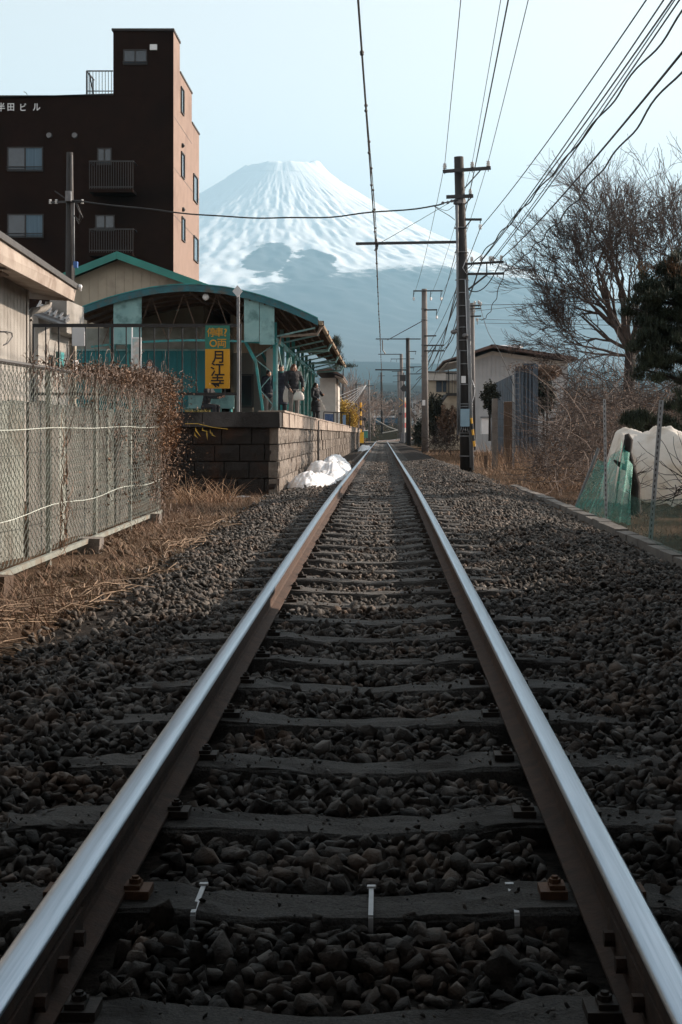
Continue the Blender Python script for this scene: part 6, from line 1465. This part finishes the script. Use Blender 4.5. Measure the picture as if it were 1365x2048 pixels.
# the town on the rising ground
cols=[M['offwhite'],M['greysiding'],M['cream'],M['panelg'],M['soffit']]; rf=[M['rooftile'],M['bluegrey'],M['roofdark'],M['iron'],M['conduit']]
rr2=random.Random(3); sides=['left','right','middle']
wn=['white','pale grey','cream','greenish grey','tan']; rn=['brown','blue','black','dark grey','light grey']
for i in range(64):
    Y=rr2.uniform(300,1500)**1.0; px=rr2.uniform(640,940); x=(px-VX)*Y/F; zg=railz(Y)-.4+.013*(Y-190)+float(fuji_h(np.array(x),np.array(Y))[0])*min(1,(Y-190)/3000)+ (0 if Y<600 else -8)
    w_=rr2.uniform(6,11); d_=rr2.uniform(6,10); h_=rr2.uniform(3,6.5)
    t=tag(empty('distant_house',(x,Y,zg),rr2.uniform(-.5,.5)),'small hazy house with %s walls and a %s roof in the distant town'%(wn[i%5],rn[(i*7+i//5)%5]),'house','houses of the distant town')
    m=MB(); m.box((-w_/2,-d_/2,-3),(w_/2,d_/2,h_)); m.build('wall',cols[i%5],t); m=MB(); m.prism([(-w_/2-.5,h_),(w_/2+.5,h_),(0,h_+rr2.uniform(1.3,2.4))],-d_/2-.5,d_/2+.5); m.build('roof',rf[(i*7+i//5)%5],t)
# distant woods reading as one mass
n_=1900; Yw=rng.uniform(280,2600,n_); pxw=rng.uniform(560,1250,n_); ok=~((Yw<900)&(pxw>715)&(pxw<850)&(rng.uniform(size=n_)<.7)); Yw=Yw[ok]; pxw=pxw[ok]; Xw=(pxw-VX)*Yw/F
Zw=RZ(np.minimum(Yw,100))-.4+.013*(Yw-190)+fuji_h(Xw,Yw)[0]*np.clip((Yw-190)/3000,0,1)+22*fbm(Xw/500+20,Yw/500+20,9,3)*np.clip((Yw-600)/1500,0,1)*(Yw>600)
q=26; dp=rng.normal(size=(len(Yw),q,3))*np.array([2.0,2.0,1.7])*(.6+.8*rng.uniform(size=(len(Yw),1,1))); pw=(np.stack([Xw,Yw,Zw+3.2],1)[:,None,:]+dp).reshape(-1,3)
n3=760; Y3=rng.uniform(152,350,n3); X3=rng.uniform(-.10,.16,n3)*Y3; cxx=np.maximum(0,(Y3-150))**2*.00035; ok=(np.abs(X3-cxx)>2.6); X3=X3[ok];Y3=Y3[ok]; Z3=RZ(Y3)-.3+.013*np.maximum(Y3-190,0)
b3=(np.stack([X3,Y3,Z3+.7],1)[:,None,:]+rng.normal(size=(len(X3),40,3))*np.array([.7,.7,.6])).reshape(-1,3); leaves('roadside_scrub',b3,rng.uniform(.15,.5,len(b3)),mat('scrub',(.05,.042,.03),(.11,.08,.055),.3,.9,island=.5,c3=(.03,.045,.02),s3=.4),kind='stuff')
leaves('distant_woods',pw,rng.uniform(.9,2.4,len(pw)),mat('far woods',(.05,.042,.038),(.10,.08,.07),.02,.95,island=.5,c3=(.02,.03,.025),s3=.05),kind='stuff')
# ================================================================ UNSEEN BLOCKERS added out of view to shade the track
nh=newthing('added_shade_house',(8.5,3,0),'unseen two storey house added right of the track to shade it','house')  # unseen house added to throw shade over the near track
part(nh,'wall',lambda m:m.box((4.1,-18,-.2),(13,10.6,7.2)),M['brick']); part(nh,'roof',lambda m:m.prism([(3.6,7.2),(13.5,7.2),(8.5,9.8)],-18.6,11.1),M['rooftile'])
for k in range(4): part(nh,'window',lambda m:m.box((4.06,-12+5*k,1.2),(4.095,-10.4+5*k,2.6)),M['glass'])
sl=newthing('added_shade_house',(-8,-4,0),'unseen brown house added left of the viewpoint to block the sky','house')  # added out of view to cut sky light around the camera
part(sl,'wall',lambda m:m.box((-14,-18,-.2),(-3.7,4.5,7.0)),M['brick']); part(sl,'roof',lambda m:m.prism([(-14.6,7.0),(-3.2,7.0),(-9,9.6)],-18.6,5.0),M['rooftile'])
hg=newthing('added_shade_hedge',(6.1,14.5,-.1),'unseen evergreen hedge added right of the kerb to dapple the track with shade','hedge')  # added unseen, its height set for broken shade across the ballast
part(hg,'stem',lambda m:[m.tube([(6.1,y,-.2),(6.1,y,2.2)],[.06,.03],6) for y in (11.5,13,14.5,16)],M['bark'])
for k in range(13):
    y=11.2+k*.46; shrubmass(hg,'foliage',(6.1,y,.9),(.5,.5,1.1),900,.14,M['needle']); shrubmass(hg,'foliage',(6.1+random.uniform(-.15,.15),y,1.75+.35*math.sin(k*2.1)),(.5,.42,.8+.3*math.sin(k*3.3)),1100,.14,M['needle'])
ob=newthing('added_shade_bridge',(0,-7,0),'unseen concrete overbridge added over the viewpoint to darken the foreground','bridge')  # added unseen, its deck blocks the overhead sky and darkens the nearest ballast
part(ob,'deck',lambda m:m.box((-16,-16,6.0),(16,3.2,6.8)),M['kerb']); part(ob,'parapet',lambda m:(m.box((-16,2.95,6.801),(16,3.2,7.9)),m.box((-16,-16,6.801),(16,-15.75,7.9))),M['kerb'])
part(ob,'abutment',lambda m:(m.box((-3.69,-16,-.3),(-2.9,-4,5.999)),m.box((3.1,-16,-.3),(4.09,-4,5.999))),M['kerb'])
